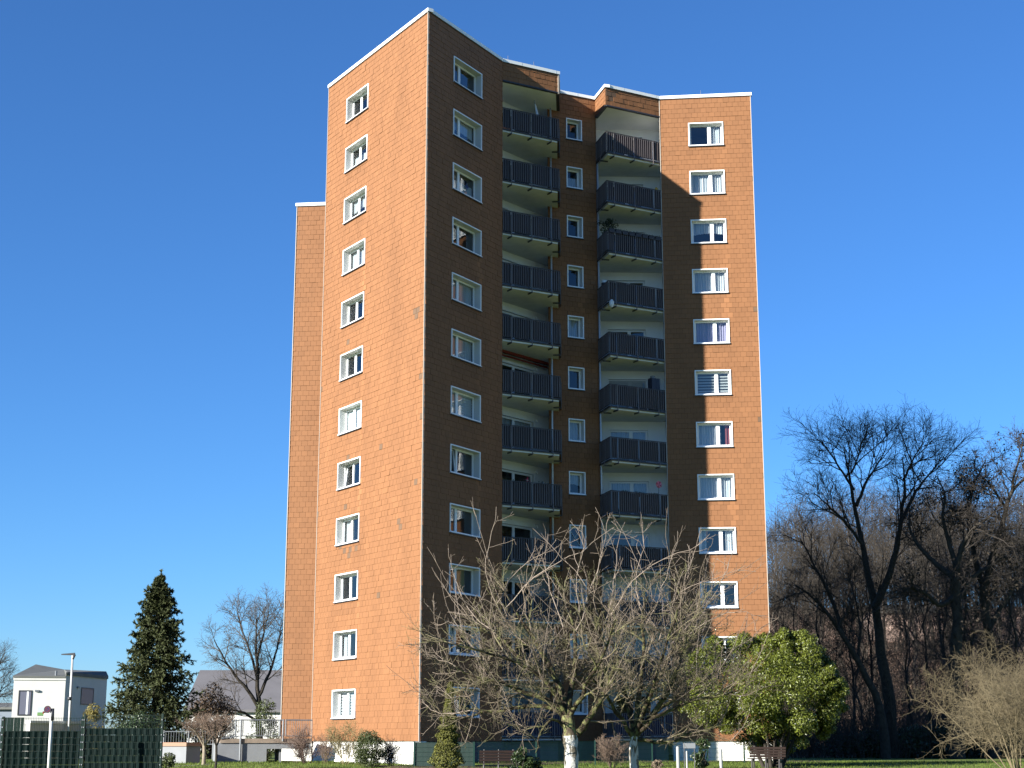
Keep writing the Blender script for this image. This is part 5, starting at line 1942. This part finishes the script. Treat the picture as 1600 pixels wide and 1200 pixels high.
# pink windmill on the balcony with flower boxes
root = empty("toy_windmill", fGH.P(2.78, .04, ZB[7] + .95)); root.rotation_euler = (0, 0, math.atan2(fGH.d[1], fGH.d[0]))
b = MB(); b.bar((0, 0, 0), (0, 0, .78), .012, 6); b.build("stick", M_galv, root)
mp = [mat("windmill_pink", (.62, .16, .22), .6), mat("windmill_red", (.36, .03, .07), .6)]
for j in range(8):
    a = j * math.pi / 4
    b = MB()
    c_, s_ = math.cos(a), math.sin(a)
    c2_, s2_ = math.cos(a + .72), math.sin(a + .72)
    b.face([(0, -.03, .80), (.20 * c_, -.045, .80 + .20 * s_), (.17 * c2_, -.015, .80 + .17 * s2_)])
    b.face([(0, -.028, .80), (.17 * c2_, -.013, .80 + .17 * s2_), (.20 * c_, -.043, .80 + .20 * s_)])
    b.build("sail", mp[j % 2], root)
tag(root, "pink and red toy windmill on a lower right balcony's railing", "toy windmill")

# garden figure with red coat on the left balcony
root = empty("garden_figure", fCD.P(1.55, -.30, ZB[7] + 1.16))
b = MB(); b.bar((0, 0, 0), (0, 0, .20), .10, 10, r1=.06); b.build("coat", mat("figure_red", (.40, .02, .04), .6), root)
b = MB(); b.bar((0, 0, .20), (0, 0, .24), .045, 10, r1=.06); b.bar((0, 0, .24), (0, 0, .29), .06, 10, r1=.03); b.build("head", mat("figure_face", (.55, .36, .28), .6), root)
b = MB(); b.bar((0, 0, .275), (.02, 0, .42), .058, 10, r1=.006); b.build("hat", mat("figure_hat", (.40, .02, .04), .6), root)
tag(root, "small garden figure with red coat and hat among flower boxes, left balcony", "figurine")
b = MB()
b.bar((0, 0, 0), (0, 0, .20), .05, 10); b.bar((0, 0, .20), (0, 0, .26), .065, 10, 1, r1=.02)
tag(b.build("lantern", [M_pvc, M_dark], None, Matrix.Translation(fCD.P(2.42, -.32, ZB[7] + 1.16))), "small white lantern right of the red figure on the left balcony", "lantern")
# white vessel hung under the fourth right railing, striped tower of pots in its corner
root = empty("hanging_sack", fGH.P(.10, .14, ZB[3] - .16))
b = MB()
for z0, z1, r0, r1 in ((0, .12, .05, .12), (.12, .28, .12, .13), (.28, .40, .13, .05)): b.bar((0, 0, z0), (0, 0, z1), r0, 8, r1=r1)
b.build("sack", mat("white_sack", (.62, .64, .66), .8), root)
b = MB(); b.bar((0, 0, .40), (0, -.04, .55), .015, 5); b.build("cord", M_dark, root)
tag(root, "white sack tied to the corner of a right balcony railing", "sack")
b = MB()
for i, (m_, r) in enumerate(((0, .15), (1, .16), (2, .15), (1, .16), (0, .15))): b.bar((0, 0, i * .13), (0, 0, i * .13 + .125), r, 12, m_)
tag(b.build("pot_stack", [mat("pot_white", (.6, .63, .64), .6), M_dark, mat("pot_blue", (.08, .20, .32), .6)], None, Matrix.Translation(fFG.P(.45, -.22, ZB[3] + 1.0))), "striped white, blue and black pots stacked in a right balcony's corner", "pots")
b = MB(); b.box(-.5, -.04, .0, .5, .04, .62)
tag(b.build("plant_stand", mat("stand_dark", (.05, .04, .045), .7), None, fCD.M(.35, -.9, ZB[4] + 1.0)), "dark folded sunshade standing at the left end of a middle left balcony", "sunshade")
b = MB(); b.bar((0, 0, 0), (0, 0, .16), .07, 8, r1=.09); b.bar((0, 0, .16), (0, 0, .24), .09, 8, r1=.03)
tag(b.build("yellow_pot", mat("yellow_plastic", (.55, .30, .04), .6), None, Matrix.Translation(fGH.P(3.15, -.15, ZB[1] + 1.23))), "small yellow pot at the right end of the second highest right balcony", "pot")
